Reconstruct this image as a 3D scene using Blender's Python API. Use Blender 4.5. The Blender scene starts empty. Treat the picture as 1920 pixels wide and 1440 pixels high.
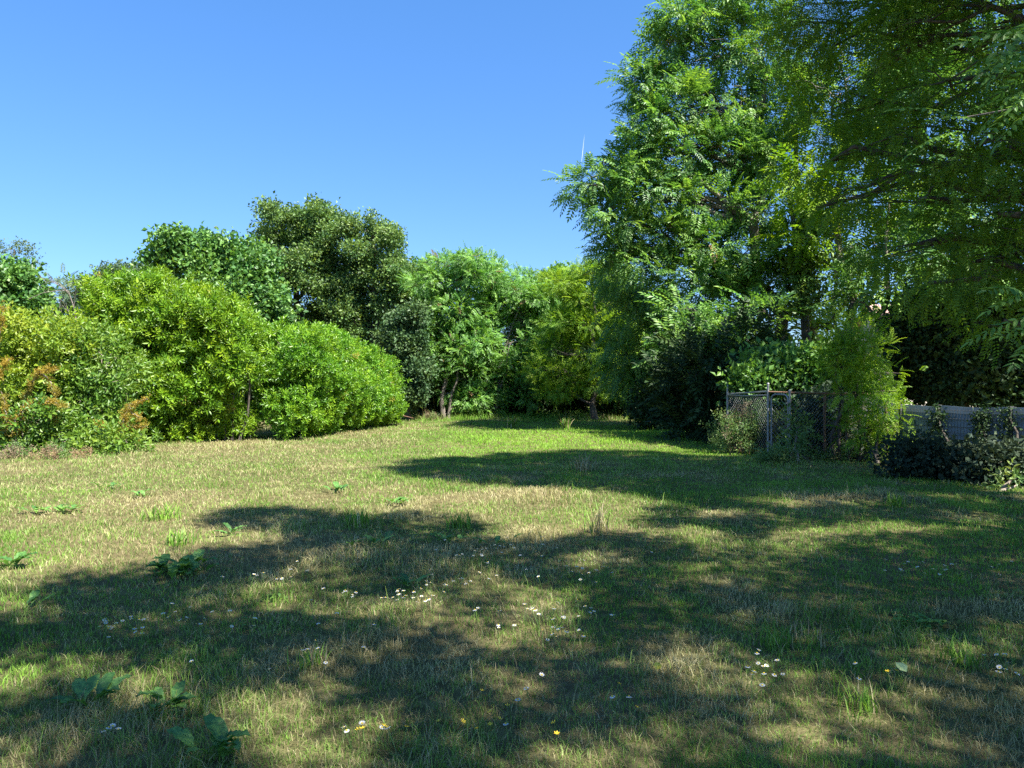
import bpy, math, random
import numpy as np
from mathutils import Vector

# ------------------------------------------------------------------ camera, sky, sun
SC = bpy.context.scene
F = 1423.0                      # focal length in photo pixels (1920 wide)
CAM_H = 1.6
cam_d = bpy.data.cameras.new("camera"); cam = bpy.data.objects.new("camera", cam_d)
SC.collection.objects.link(cam)
cam_d.sensor_width = 36.0; cam_d.lens = F / 1920 * 36.0
cam_d.clip_start = 0.05; cam_d.clip_end = 20000
cam.location = (0, 0, CAM_H); cam.rotation_euler = (math.radians(90), 0, 0)
SC.camera = cam

SUN_EL = math.radians(55); SUN_AZ = math.radians(135)      # azimuth from +Y towards +X: right, behind the camera
SDIR = np.array([math.sin(SUN_AZ) * math.cos(SUN_EL), math.cos(SUN_AZ) * math.cos(SUN_EL), math.sin(SUN_EL)])
sun_d = bpy.data.lights.new("sun", 'SUN'); sun = bpy.data.objects.new("sun", sun_d)
SC.collection.objects.link(sun)
sun_d.energy = 5.0; sun_d.angle = math.radians(0.53); sun_d.color = (1.0, 0.95, 0.86)
sun.rotation_euler = Vector(SDIR.tolist()).to_track_quat('Z', 'Y').to_euler()

W = bpy.data.worlds.new("World"); SC.world = W; W.use_nodes = True
wn = W.node_tree; wn.nodes.clear()
wo = wn.nodes.new('ShaderNodeOutputWorld'); bg = wn.nodes.new('ShaderNodeBackground')
sky = wn.nodes.new('ShaderNodeTexSky'); sky.sky_type = 'NISHITA'; sky.sun_disc = False
sky.sun_elevation = SUN_EL; sky.sun_rotation = SUN_AZ
sky.air_density = 1.0; sky.dust_density = 0.3; sky.ozone_density = 3.0; sky.altitude = 50
bg.inputs['Strength'].default_value = 0.07
hs = wn.nodes.new('ShaderNodeMix'); hs.data_type = 'RGBA'; hs.blend_type = 'MULTIPLY'; hs.inputs[0].default_value = 1
tcw = wn.nodes.new('ShaderNodeTexCoord'); spw = wn.nodes.new('ShaderNodeSeparateXYZ'); rpw = wn.nodes.new('ShaderNodeValToRGB')
rpw.color_ramp.elements[0].position = .02; rpw.color_ramp.elements[0].color = (.50, .635, .86, 1)
rpw.color_ramp.elements[1].position = .45; rpw.color_ramp.elements[1].color = (.55, .90, 1.22, 1)
wn.links.new(tcw.outputs['Generated'], spw.inputs[0]); wn.links.new(spw.outputs['Z'], rpw.inputs[0]); wn.links.new(rpw.outputs[0], hs.inputs[7])
wn.links.new(sky.outputs[0], hs.inputs[6]); wn.links.new(hs.outputs[2], bg.inputs[0]); wn.links.new(bg.outputs[0], wo.inputs[0])

SC.view_settings.view_transform = 'Standard'; SC.view_settings.look = 'None'
SC.view_settings.exposure = 1.7; SC.view_settings.gamma = 1
SC.view_settings.use_curve_mapping = False
cy = SC.cycles
cy.use_denoising = False; cy.max_bounces = 6; cy.diffuse_bounces = 3; cy.glossy_bounces = 2; cy.transmission_bounces = 4; cy.transparent_max_bounces = 6
cy.sample_clamp_indirect = 4

rng = np.random.default_rng(7)
random.seed(7)

# ------------------------------------------------------------------ helpers
def at(px, py, d):
    return np.array([(px - 960) / F * d, d, CAM_H + (720 - py) / F * d])
def ground_at(px, py):
    d = F * CAM_H / (py - 720)
    return np.array([(px - 960) / F * d, d, 0.0])

def tag(o, label=None, cat=None, group=None, kind=None):
    if label: o['label'] = label
    if cat: o['category'] = cat
    if group: o['group'] = group
    if kind: o['kind'] = kind
    return o
def empty(name, loc):
    o = bpy.data.objects.new(name, None); SC.collection.objects.link(o)
    o.location = tuple(float(v) for v in loc); o.empty_display_size = 0.3
    return o

def np_mesh(name, V, Q, mats, attrs=None, mat_idx=None, smooth=False):
    V = np.ascontiguousarray(V, dtype=np.float32); Q = np.ascontiguousarray(Q, dtype=np.int32)
    me = bpy.data.meshes.new(name)
    n, m = len(V), len(Q)
    me.vertices.add(n); me.vertices.foreach_set('co', V.ravel())
    me.loops.add(4 * m); me.loops.foreach_set('vertex_index', Q.ravel())
    me.polygons.add(m); me.polygons.foreach_set('loop_start', np.arange(0, 4 * m, 4, dtype=np.int32))
    if mat_idx is not None: me.polygons.foreach_set('material_index', np.ascontiguousarray(mat_idx, dtype=np.int32))
    me.polygons.foreach_set('use_smooth', np.full(m, smooth, dtype=bool))
    for k, a in (attrs or {}).items():
        at_ = me.attributes.new(k, 'FLOAT', 'FACE'); at_.data.foreach_set('value', np.ascontiguousarray(a, dtype=np.float32))
    for mt in (mats if isinstance(mats, (list, tuple)) else [mats]): me.materials.append(mt)
    me.update(calc_edges=True)
    return me
def link_mesh(name, me, parent=None, loc=None):
    o = bpy.data.objects.new(name, me); SC.collection.objects.link(o)
    if parent is not None: o.parent = parent
    if loc is not None: o.location = tuple(float(v) for v in loc)
    return o

class Tubes:
    """collects tapered tubes, boxes and quads into one quad mesh"""
    def __init__(s): s.V = []; s.Q = []; s.n = 0
    def add(s, V, Q):
        V = np.asarray(V, float); Q = np.asarray(Q, int)
        s.V.append(V); s.Q.append(Q + s.n); s.n += len(V)
    def tube(s, pts, rad, sides=7, cap=True):
        P = np.asarray(pts, float); k = len(P)
        rad = np.full(k, rad, float) if np.isscalar(rad) else np.asarray(rad, float)
        T = np.gradient(P, axis=0); T /= np.linalg.norm(T, axis=1)[:, None] + 1e-9
        ref = np.array([0., 0, 1]) if abs(T[0][2]) < 0.9 else np.array([1., 0, 0])
        rings = []
        a = np.linspace(0, 2 * np.pi, sides, endpoint=False)
        u = np.cross(ref, T[0]); u /= np.linalg.norm(u)
        for i in range(k):
            u = u - T[i] * np.dot(u, T[i]); u /= np.linalg.norm(u) + 1e-9
            v = np.cross(T[i], u)
            rings.append(P[i] + rad[i] * (np.cos(a)[:, None] * u + np.sin(a)[:, None] * v))
        V = np.concatenate(rings); Q = []
        for i in range(k - 1):
            for j in range(sides):
                j2 = (j + 1) % sides
                Q.append((i * sides + j, i * sides + j2, (i + 1) * sides + j2, (i + 1) * sides + j))
        s.add(V, Q)
    def box(s, c, h, R=None):
        c = np.asarray(c, float); h = np.asarray(h, float)
        S = np.array([[-1,-1,-1],[1,-1,-1],[1,1,-1],[-1,1,-1],[-1,-1,1],[1,-1,1],[1,1,1],[-1,1,1]], float) * h
        if R is not None: S = S @ np.asarray(R).T
        s.add(S + c, [(0,3,2,1),(4,5,6,7),(0,1,5,4),(1,2,6,5),(2,3,7,6),(3,0,4,7)])
    def mesh(s, name, mat, smooth=True):
        return np_mesh(name, np.concatenate(s.V), np.concatenate(s.Q), mat, smooth=smooth)

def unit(a): return a / (np.linalg.norm(a, axis=-1, keepdims=True) + 1e-9)
def randdir(r, n): return unit(r.normal(size=(n, 3)))

# ------------------------------------------------------------------ value noise on the ground (2-D)
_ng = np.random.default_rng(3).random((256, 256))
def noise2(x, y, s=1.0, seed=0):
    x = np.asarray(x) / s + seed * 17.3 + 100; y = np.asarray(y) / s + seed * 9.1 + 100
    xi = np.floor(x).astype(int); yi = np.floor(y).astype(int); fx = x - xi; fy = y - yi
    fx = fx * fx * (3 - 2 * fx); fy = fy * fy * (3 - 2 * fy)
    g = lambda i, j: _ng[i % 256, j % 256]
    return (g(xi, yi) * (1 - fx) + g(xi + 1, yi) * fx) * (1 - fy) + (g(xi, yi + 1) * (1 - fx) + g(xi + 1, yi + 1) * fx) * fy
def gz(x, y):
    r = np.hypot(x, y)
    return (noise2(x, y, 2.7, 1) - .5) * 0.10 * np.clip((60 - r) / 30, 0, 1) + (noise2(x, y, .6, 2) - .5) * .035 * np.clip((25 - r) / 10, 0, 1)

# ------------------------------------------------------------------ materials
def new_mat(name):
    m = bpy.data.materials.new(name); m.use_nodes = True; nt = m.node_tree; nt.nodes.clear()
    out = nt.nodes.new('ShaderNodeOutputMaterial'); return m, nt, out
def attr_node(nt, name):
    a = nt.nodes.new('ShaderNodeAttribute'); a.attribute_name = name; return a.outputs['Fac']
def mixc(nt, fac, a, b, blend='MIX'):
    n = nt.nodes.new('ShaderNodeMix'); n.data_type = 'RGBA'; n.blend_type = blend
    for sock, v in ((n.inputs[0], fac), (n.inputs[6], a), (n.inputs[7], b)):
        if isinstance(v, (int, float)): sock.default_value = v
        elif isinstance(v, tuple): sock.default_value = (*v, 1)
        else: nt.links.new(v, sock)
    return n.outputs[2]
def ramp(nt, fac, stops):
    n = nt.nodes.new('ShaderNodeValToRGB'); nt.links.new(fac, n.inputs[0])
    e = n.color_ramp.elements
    while len(e) < len(stops): e.new(0.5)
    for el, (p, c) in zip(e, stops): el.position = p; el.color = (*c, 1)
    return n.outputs[0]
def shade_leaf(nt, out, col, trans=0.4, gloss=0.06, rough=0.45, tint=(1.25, 1.15, 0.55)):
    d = nt.nodes.new('ShaderNodeBsdfDiffuse'); nt.links.new(col, d.inputs[0])
    t = nt.nodes.new('ShaderNodeBsdfTranslucent'); nt.links.new(mixc(nt, 1.0, col, tint, 'MULTIPLY'), t.inputs[0])
    m1 = nt.nodes.new('ShaderNodeMixShader'); m1.inputs[0].default_value = trans
    nt.links.new(d.outputs[0], m1.inputs[1]); nt.links.new(t.outputs[0], m1.inputs[2])
    g = nt.nodes.new('ShaderNodeBsdfGlossy'); g.inputs['Roughness'].default_value = rough; g.inputs[0].default_value = (1, 1, 1, 1)
    m2 = nt.nodes.new('ShaderNodeMixShader'); m2.inputs[0].default_value = gloss
    nt.links.new(m1.outputs[0], m2.inputs[1]); nt.links.new(g.outputs[0], m2.inputs[2])
    nt.links.new(m2.outputs[0], out.inputs[0])
def leaf_mat(name, dark, mid, light, trans=0.4, gloss=0.06, rough=0.45, accent=None, accent_at=0.97):
    m, nt, out = new_mat(name)
    r1 = attr_node(nt, 'rnd'); r2 = attr_node(nt, 'spr')
    mx = nt.nodes.new('ShaderNodeMath'); mx.operation = 'MULTIPLY_ADD'; mx.inputs[1].default_value = 0.5
    m2 = nt.nodes.new('ShaderNodeMath'); m2.operation = 'MULTIPLY'; m2.inputs[1].default_value = 0.5
    nt.links.new(r2, m2.inputs[0]); nt.links.new(r1, mx.inputs[0]); nt.links.new(m2.outputs[0], mx.inputs[2])
    col = ramp(nt, mx.outputs[0], [(0.1, dark), (0.5, mid), (0.9, light)])
    tc = nt.nodes.new('ShaderNodeTexCoord'); nz = nt.nodes.new('ShaderNodeTexNoise'); nz.inputs['Scale'].default_value = 1.1; nz.inputs['Detail'].default_value = 3
    nt.links.new(tc.outputs['Object'], nz.inputs['Vector'])
    col = mixc(nt, 1.0, col, ramp(nt, nz.outputs['Fac'], [(.34, (.75, .9, 1.0)), (.5, (1, 1, 1)), (.68, (1.18, 1.05, .85))]), 'MULTIPLY')
    if accent:
        gt = nt.nodes.new('ShaderNodeMath'); gt.operation = 'GREATER_THAN'; gt.inputs[1].default_value = accent_at
        nt.links.new(r2, gt.inputs[0]); col = mixc(nt, gt.outputs[0], col, accent)
    shade_leaf(nt, out, col, trans, gloss, rough)
    return m
def bark_mat(name, a, b, scale=14):
    m, nt, out = new_mat(name)
    tc = nt.nodes.new('ShaderNodeTexCoord'); mp = nt.nodes.new('ShaderNodeMapping'); mp.inputs['Scale'].default_value = (1, 1, .25)
    nz = nt.nodes.new('ShaderNodeTexNoise'); nz.inputs['Scale'].default_value = scale; nz.inputs['Detail'].default_value = 6
    nt.links.new(tc.outputs['Object'], mp.inputs[0]); nt.links.new(mp.outputs[0], nz.inputs['Vector'])
    p = nt.nodes.new('ShaderNodeBsdfPrincipled'); p.inputs['Roughness'].default_value = .9
    nt.links.new(ramp(nt, nz.outputs['Fac'], [(.35, a), (.65, b)]), p.inputs['Base Color'])
    bp = nt.nodes.new('ShaderNodeBump'); bp.inputs['Strength'].default_value = .6; bp.inputs['Distance'].default_value = .03
    nt.links.new(nz.outputs['Fac'], bp.inputs['Height']); nt.links.new(bp.outputs[0], p.inputs['Normal'])
    nt.links.new(p.outputs[0], out.inputs[0]); return m
def plain_mat(name, a, b, rough=.6, metal=0, scale=6, spec=.5):
    m, nt, out = new_mat(name)
    tc = nt.nodes.new('ShaderNodeTexCoord'); nz = nt.nodes.new('ShaderNodeTexNoise'); nz.inputs['Scale'].default_value = scale; nz.inputs['Detail'].default_value = 5
    nt.links.new(tc.outputs['Object'], nz.inputs['Vector'])
    p = nt.nodes.new('ShaderNodeBsdfPrincipled'); p.inputs['Roughness'].default_value = rough; p.inputs['Metallic'].default_value = metal
    nt.links.new(ramp(nt, nz.outputs['Fac'], [(.35, a), (.65, b)]), p.inputs['Base Color'])
    nt.links.new(p.outputs[0], out.inputs[0]); return m

M = {}
M['laurel']   = leaf_mat('laurel_leaf',   (0.075,0.165,0.012), (0.165,0.314,0.014), (0.312,0.468,0.026), .38, .03, .45, (.34,.32,.06), .993)
M['hedge']    = leaf_mat('hedge_leaf',    (0.060,0.165,0.014), (0.143,0.314,0.018), (0.288,0.481,0.030), .38, .03, .45, (.34,.32,.06), .993)
M['oak']      = leaf_mat('oak_leaf',      (0.042,0.092,0.026), (0.106,0.200,0.048), (0.240,0.367,0.090), .34, .025, .5)
M['maple']    = leaf_mat('maple_leaf',    (0.036,0.100,0.026), (0.090,0.219,0.041), (0.210,0.390,0.075), .36, .025, .5)
M['ivy']      = leaf_mat('ivy_leaf',      (.032,.075,.026), (.065,.13,.044), (.115,.20,.07), .25, .025, .5)
M['ash']      = leaf_mat('ash_leaf',      (0.061,0.160,0.033), (0.130,0.305,0.047), (0.270,0.495,0.083), .42, .03, .5, (.2,.13,.06), .985)
M['lime']     = leaf_mat('lime_leaf',     (0.085,0.190,0.014), (0.186,0.342,0.018), (0.312,0.468,0.026), .48, .02, .5)
M['heaven']   = leaf_mat('heaven_leaf',   (0.054,0.144,0.036), (0.115,0.260,0.046), (0.264,0.456,0.082), .46, .03, .5, (.26,.16,.05), .9975)
M['locust']   = leaf_mat('locust_leaf',   (.060,.150,.012), (.115,.24,.014), (.22,.34,.02), .54, .02, .55)
M['shade']    = leaf_mat('shade_leaf',    (.025,.075,.008), (.045,.115,.010), (.08,.15,.014), .22, .02, .55)
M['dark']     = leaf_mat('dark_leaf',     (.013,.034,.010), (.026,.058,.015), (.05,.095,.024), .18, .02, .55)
M['shrub']    = leaf_mat('shrub_leaf',    (.060,.145,.018), (.125,.245,.024), (.22,.34,.045), .4, .03, .5)
M['yellow']   = leaf_mat('yellow_leaf',   (.13,.22,.014), (.22,.33,.02), (.32,.40,.04), .42, .03, .5)
M['bronze']   = leaf_mat('bronze_leaf',   (.17,.13,.016), (.33,.245,.03), (.42,.34,.06), .3, .02, .5)
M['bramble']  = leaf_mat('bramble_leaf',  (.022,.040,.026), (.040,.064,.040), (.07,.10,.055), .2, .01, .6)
M['weed']     = leaf_mat('weed_leaf',     (.075,.15,.035), (.14,.24,.06), (.26,.34,.11), .36, .03, .5)
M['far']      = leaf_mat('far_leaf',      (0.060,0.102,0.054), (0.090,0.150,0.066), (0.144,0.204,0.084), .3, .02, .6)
M['dry']      = leaf_mat('dry_stem',      (.18,.12,.07), (.28,.20,.12), (.38,.29,.18), .2, .02, .6)
M['dock']     = leaf_mat('dock_leaf',     (.07,.18,.045), (.115,.26,.06), (.17,.33,.08), .36, .03, .5)
def pucker(m):
    nt = m.node_tree; tc = nt.nodes.new('ShaderNodeTexCoord'); nz = nt.nodes.new('ShaderNodeTexNoise'); nz.inputs['Scale'].default_value = 45; nz.inputs['Detail'].default_value = 4
    nt.links.new(tc.outputs['Object'], nz.inputs['Vector']); bp = nt.nodes.new('ShaderNodeBump'); bp.inputs['Strength'].default_value = .9; bp.inputs['Distance'].default_value = .01
    nt.links.new(nz.outputs['Fac'], bp.inputs['Height']); rm = ramp(nt, nz.outputs['Fac'], [(.36, (.55, .6, .5)), (.5, (1, 1, 1)), (.66, (1.5, 1.3, .9)), (.74, (1.6, .9, .5))])
    for n in list(nt.nodes):
        if n.type in ('BSDF_DIFFUSE', 'BSDF_GLOSSY'): nt.links.new(bp.outputs[0], n.inputs['Normal'])
        if n.type == 'BSDF_DIFFUSE': src = n.inputs[0].links[0].from_socket; nt.links.new(mixc(nt, 1.0, src, rm, 'MULTIPLY'), n.inputs[0])
pucker(M['dock'])
M['bark']     = bark_mat('bark', (.045,.036,.028), (.12,.10,.08))
M['bark_pale']= bark_mat('pale_bark', (.09,.078,.06), (.22,.19,.155))
M['twig']     = bark_mat('twig_bark', (.16,.13,.10), (.30,.25,.2), 30)
M['steel']    = plain_mat('galvanised_steel', (.20,.21,.22), (.32,.33,.34), .5, .6, 20)
M['rust']     = plain_mat('rusty_steel', (.16,.085,.05), (.28,.16,.10), .8, .2, 25)
M['panel']    = plain_mat('panel_grey', (.11,.155,.19), (.15,.20,.24), .55, 0, 3)
M['post']     = plain_mat('post_dark', (.05,.055,.05), (.09,.095,.085), .7, 0, 8)
M['roof']     = plain_mat('roof_tile', (.40,.23,.19), (.55,.36,.31), .85, 0, 5)
M['render']   = plain_mat('cream_render', (.62,.54,.44), (.72,.64,.54), .9, 0, 4)

def grass_mat():
    m, nt, out = new_mat('grass_blades')
    dry = attr_node(nt, 'dry'); r = attr_node(nt, 'rnd')
    green = ramp(nt, r, [(0, (.052,.165,.011)), (.5, (.125,.30,.019)), (1, (.26,.46,.042))])
    straw = ramp(nt, r, [(0, (.19,.145,.072)), (.5, (.42,.345,.18)), (1, (.62,.54,.32))])
    shade_leaf(nt, out, mixc(nt, dry, green, straw), .38, .02, .5, (1.1, 1.1, .7))
    return m
M['grass'] = grass_mat()
def ground_mat():
    m, nt, out = new_mat('lawn_soil')
    tc = nt.nodes.new('ShaderNodeTexCoord')
    def nz(s, d=5):
        n = nt.nodes.new('ShaderNodeTexNoise'); n.inputs['Scale'].default_value = s; n.inputs['Detail'].default_value = d
        nt.links.new(tc.outputs['Object'], n.inputs['Vector']); return n.outputs['Fac']
    a = ramp(nt, nz(.35), [(.4, (.07,.085,.025)), (.6, (.15,.125,.06))])
    b = ramp(nt, nz(9), [(.35, (.06,.05,.03)), (.65, (.17,.155,.075))])
    p = nt.nodes.new('ShaderNodeBsdfDiffuse'); nt.links.new(mixc(nt, .5, a, b), p.inputs[0])
    bp = nt.nodes.new('ShaderNodeBump'); bp.inputs['Strength'].default_value = .8; bp.inputs['Distance'].default_value = .03
    nt.links.new(nz(40), bp.inputs['Height']); nt.links.new(bp.outputs[0], p.inputs['Normal'])
    nt.links.new(p.outputs[0], out.inputs[0]); return m
M['ground'] = ground_mat()

# ------------------------------------------------------------------ ground
def build_ground():
    xs = np.concatenate([[-2500, -700, -200, -80], np.arange(-40, 40.01, .4), [80, 200, 700, 2500]])
    ys = np.concatenate([[-2500, -500, -100, -30], np.arange(-10, 60.01, .4), [120, 300, 900, 2500]])
    X, Y = np.meshgrid(xs, ys)
    V = np.stack([X, Y, gz(X, Y)], -1).reshape(-1, 3)
    nx, ny = len(xs), len(ys)
    i, j = np.meshgrid(np.arange(nx - 1), np.arange(ny - 1)); b = (j * nx + i).ravel()
    Q = np.stack([b, b + 1, b + nx + 1, b + nx], 1)
    o = link_mesh('ground', np_mesh('ground', V, Q, M['ground'], smooth=True)); tag(o, 'broad lawn of patchy green and straw coloured grass', 'lawn', kind='structure')
build_ground()

# ------------------------------------------------------------------ leaf templates
def leaf6(L, Wd, fold=.12, droop=.12):
    V = np.array([[0,0,0],[.28*L,.46*Wd,fold*Wd],[.66*L,.40*Wd,fold*Wd-droop*L*.4],[L,0,-droop*L],[.66*L,-.40*Wd,fold*Wd-droop*L*.4],[.28*L,-.46*Wd,fold*Wd]])
    return V, np.array([[0,1,2,3],[0,3,4,5]])
def leaf4(L, Wd, fold=.15, droop=.1):
    V = np.array([[0,0,0],[.45*L,.5*Wd,fold*Wd],[L,0,-droop*L],[.45*L,-.5*Wd,fold*Wd]])
    return V, np.array([[0,1,2,3]])
def frame(ax, nr):
    ax = unit(np.asarray(ax, float)); nr = np.asarray(nr, float)
    nr = unit(nr - ax * np.sum(ax * nr, -1, keepdims=True)); la = np.cross(nr, ax)
    return np.stack([ax, la, nr], -1)
class Tpl:
    def __init__(s): s.V = []; s.Q = []; s.L = []; s.n = 0; s.k = 0
    def leaf(s, lf, pos, ax, nr):
        V, Q = lf; R = frame(ax, nr)
        s.V.append(V @ R.T + pos); s.Q.append(Q + s.n); s.L += [s.k] * len(Q); s.n += len(V); s.k += 1
    def done(s): return np.concatenate(s.V), np.concatenate(s.Q), np.array(s.L)
def sprig_simple(r, n, L, Wd, tw, lf=leaf6, spread=.9):
    t = Tpl(); ph = r.random() * 6
    for i in range(n):
        f = i / max(1, n - 1); a = ph + i * 2.4
        out = np.array([0, math.cos(a), math.sin(a)])
        ax = unit(out * spread * (1.1 - .5 * f) + np.array([.35 + .6 * f, 0, 0]))
        k = .75 + .5 * r.random()
        t.leaf(lf(L * k, Wd * k, .1 + .1 * r.random(), .05 + .25 * r.random()), np.array([tw * f, 0, 0]) + .02 * out, ax, np.array([1, 0, 0]) + r.normal(size=3) * .35)
    return t.done()
def sprig_pinnate(r, pairs, R, L, Wd, lf=leaf4, droop=.35):
    t = Tpl()
    for i in range(pairs):
        f = (i + .7) / pairs; p = np.array([R * f, 0, -droop * R * f * f])
        k = (1.05 - .5 * abs(f - .4)) * (.85 + .3 * r.random())
        for s in (-1, 1):
            ax = unit(np.array([.35 + .3 * f, s, -.25 - .25 * r.random()]))
            t.leaf(lf(L * k, Wd * k, .1, .2 * r.random()), p, ax, np.array([.15, -s * .1, 1]) + r.normal(size=3) * .18)
    t.leaf(lf(L, Wd), np.array([R, 0, -droop * R]), np.array([1, 0, -.6]), np.array([.4, 0, 1]))
    return t.done()
def sprig_cluster(r, n, L, Wd, rad, lf=leaf4):
    t = Tpl()
    for i in range(n):
        p = r.normal(size=3) * rad; ax = unit(np.array([.5, 0, 0]) + r.normal(size=3) * .8)
        k = .7 + .6 * r.random()
        t.leaf(lf(L * k, Wd * k, .15, .2 * r.random()), p, ax, np.array([0, 0, 1]) + r.normal(size=3) * .55)
    return t.done()
def variants(fn, n=5, *a, **k): return [fn(np.random.default_rng(50 + i), *a, **k) for i in range(n)]

def instances(tpls, pos, ax, nr, sc, r):
    """leaf mesh arrays for sprigs at pos along ax with normal nr"""
    R = frame(ax, nr); pick = r.integers(0, len(tpls), len(pos))
    Vs, Qs, A, B = [], [], [], []; n0 = 0
    for ti, (TV, TQ, TL) in enumerate(tpls):
        ix = np.nonzero(pick == ti)[0]
        if not len(ix): continue
        v = np.einsum('nij,kj->nki', R[ix], TV) * sc[ix][:, None, None] + pos[ix][:, None, :]
        nl = TL.max() + 1
        rr = r.random((len(ix), nl)); ss = r.random(len(ix))
        q = TQ[None] + (np.arange(len(ix)) * len(TV))[:, None, None] + n0
        Vs.append(v.reshape(-1, 3)); Qs.append(q.reshape(-1, 4)); n0 += v.shape[0] * v.shape[1]
        A.append(rr[:, TL].ravel()); B.append(np.repeat(ss, len(TQ)))
    return np.concatenate(Vs), np.concatenate(Qs), np.concatenate(A), np.concatenate(B)

K = {}
K['laurel']  = variants(sprig_simple, 5, 12, .135, .048, .24)
K['hedge']   = variants(sprig_simple, 5, 11, .115, .045, .17)
K['oak']     = variants(sprig_cluster, 5, 16, .125, .085, .16)
K['maple']   = variants(sprig_cluster, 5, 12, .18, .13, .18)
K['ivy']     = variants(sprig_cluster, 5, 14, .13, .09, .15)
K['ash']     = variants(sprig_pinnate, 5, 6, .50, .19, .085, droop=.4)
K['lime']    = variants(sprig_pinnate, 5, 7, .50, .14, .055, droop=.3)
K['heaven']  = variants(sprig_pinnate, 5, 7, .60, .19, .078, droop=.45)
K['locust']  = variants(sprig_pinnate, 5, 9, .30, .055, .022, droop=.35)
K['shade']   = variants(sprig_cluster, 5, 12, .13, .07, .16)
K['shrub']   = variants(sprig_simple, 5, 8, .10, .05, .22)
K['bronze']  = variants(sprig_simple, 5, 12, .035, .024, .10)
K['bramble'] = variants(sprig_cluster, 5, 9, .09, .06, .11)
K['weed']    = variants(sprig_simple, 5, 8, .10, .03, .30)
K['neigh']   = variants(sprig_pinnate, 5, 9, .55, .13, .045, lf=leaf6, droop=.35)

# ------------------------------------------------------------------ crowns and trees
def lobes_px(L, d, depth=None):
    """(px, py, rpx, rpy[, dd[, rdepth]]) in photo measure -> centre, radii in metres at distance d"""
    out = []
    for l in L:
        px, py, rx, ry = l[:4]; dd = d + (l[4] if len(l) > 4 else 0)
        rX = rx / F * dd; rZ = ry / F * dd
        rY = l[5] if len(l) > 5 else (depth if depth else (rX + rZ) * .5)
        c = at(px, py, dd); c[2] = max(c[2], rZ * .5)
        out.append((c, np.array([rX, rY, rZ])))
    return out
def sub_clumps(lobes, r, sub_r, cover=1.0, shell=.62, flat=.62):
    C, Rd, O = [], [], []
    for c, rad in lobes:
        area = (rad[0]*rad[1] + rad[0]*rad[2] + rad[1]*rad[2]) * 4.19
        n = max(3, int(cover * area / (sub_r * sub_r * 3.14) * 1.15))
        rad = np.maximum(rad - .5 * sub_r, .4 * rad)
        d = randdir(r, n); k = shell + (1.06 - shell) * r.random(n) ** .7 + .22 * (r.random(n) < .12) * r.random(n)
        p = c + d * rad * k[:, None]
        C.append(p); Rd.append(sub_r * (.5 + .8 * r.random(n) ** 1.3)); O.append(d * (1 / rad) )
    C = np.concatenate(C); Rd = np.concatenate(Rd); O = unit(np.concatenate(O))
    ok = C[:, 2] > .12
    return C[ok], Rd[ok], O[ok]
def foliage(lobes, r, kind, sub_r, cover, dens, up=.25, flat=.6, shell=.6, droop=0., size=1.0):
    C, Rd, O = sub_clumps(lobes, r, sub_r, cover, shell)
    n = np.maximum(3, (dens * (Rd / sub_r) ** 2).astype(int))
    ix = np.repeat(np.arange(len(C)), n)
    d = randdir(r, len(ix)); d = unit(d + O[ix] * .45)
    k = .35 + .65 * r.random(len(ix)) ** .5
    k = np.where(r.random(len(ix)) < .05, 1.05 + .55 * r.random(len(ix)), k)
    pos = C[ix] + d * (Rd[ix] * k)[:, None] * np.array([1, 1, flat])
    ax = unit(d * .7 + O[ix] * .35 + np.array([0, 0, up - droop]) + r.normal(size=(len(ix), 3)) * .38)
    nr = np.array([0, 0, .6]) + SDIR * .55 + d * .5 + r.normal(size=(len(ix), 3)) * .35
    ok = (pos[:, 2] > .08) & in_sun(pos)
    sc = size * (.6 + .75 * r.random(len(ix)))
    V, Q, A, B = instances(K[kind], pos[ok], ax[ok], nr[ok], sc[ok], r)
    return V, Q, A, B, C, O
def rough(lobes, r, k=3, sc=.6):
    out = []
    for c, rad in lobes:
        out.append((c, rad * .72))
        for _ in range(k):
            d = randdir(r, 1)[0]; out.append((c + d * rad * (.55 + .3 * r.random()), rad * sc * (.55 + .6 * r.random())))
    return out
# shafts where the photograph shows sunlight reaching the shrubs: the crowns above have gaps there
SUN_GAPS = [((4.95, 16.6, .9), .75), ((7.3, 15.3, .9), .5), ((7.3, 15.3, 1.8), .4), ((6.9, 15.8, .05), .5), ((5.6, 22.3, 3.2), 1.1), ((4.6, 22.3, 2.2), .7), ((7.2, 18.6, 2.0), .7)] + [(tuple(at(px, py, d)), q) for px, py, d, q in ((1350,290,24.5,1.1),(1430,190,24.5,1.1),(1290,430,24.3,1.),(1400,420,24,1.),(1250,250,25,1.),(1560,600,23,.7),(1480,330,24,.9))]
def in_sun(pos):
    keep = np.ones(len(pos), bool)
    for t, q in SUN_GAPS:
        v = pos - np.array(t); a = v @ SDIR; dist = np.linalg.norm(v - a[:, None] * SDIR, axis=1)
        keep &= ~((a > 1.7) & (dist < q))
    return keep
def limb(r, a, b, n=5, wob=.08, sag=0.12):
    a = np.asarray(a, float); b = np.asarray(b, float); t = np.linspace(0, 1, n)[:, None]
    L = np.linalg.norm(b - a)
    P = a + (b - a) * t
    P[:, 2] += (np.sin(t[:, 0] * np.pi) * sag * L)
    P[1:-1] += r.normal(size=(n - 2, 3)) * wob * L * .5
    return P

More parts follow.
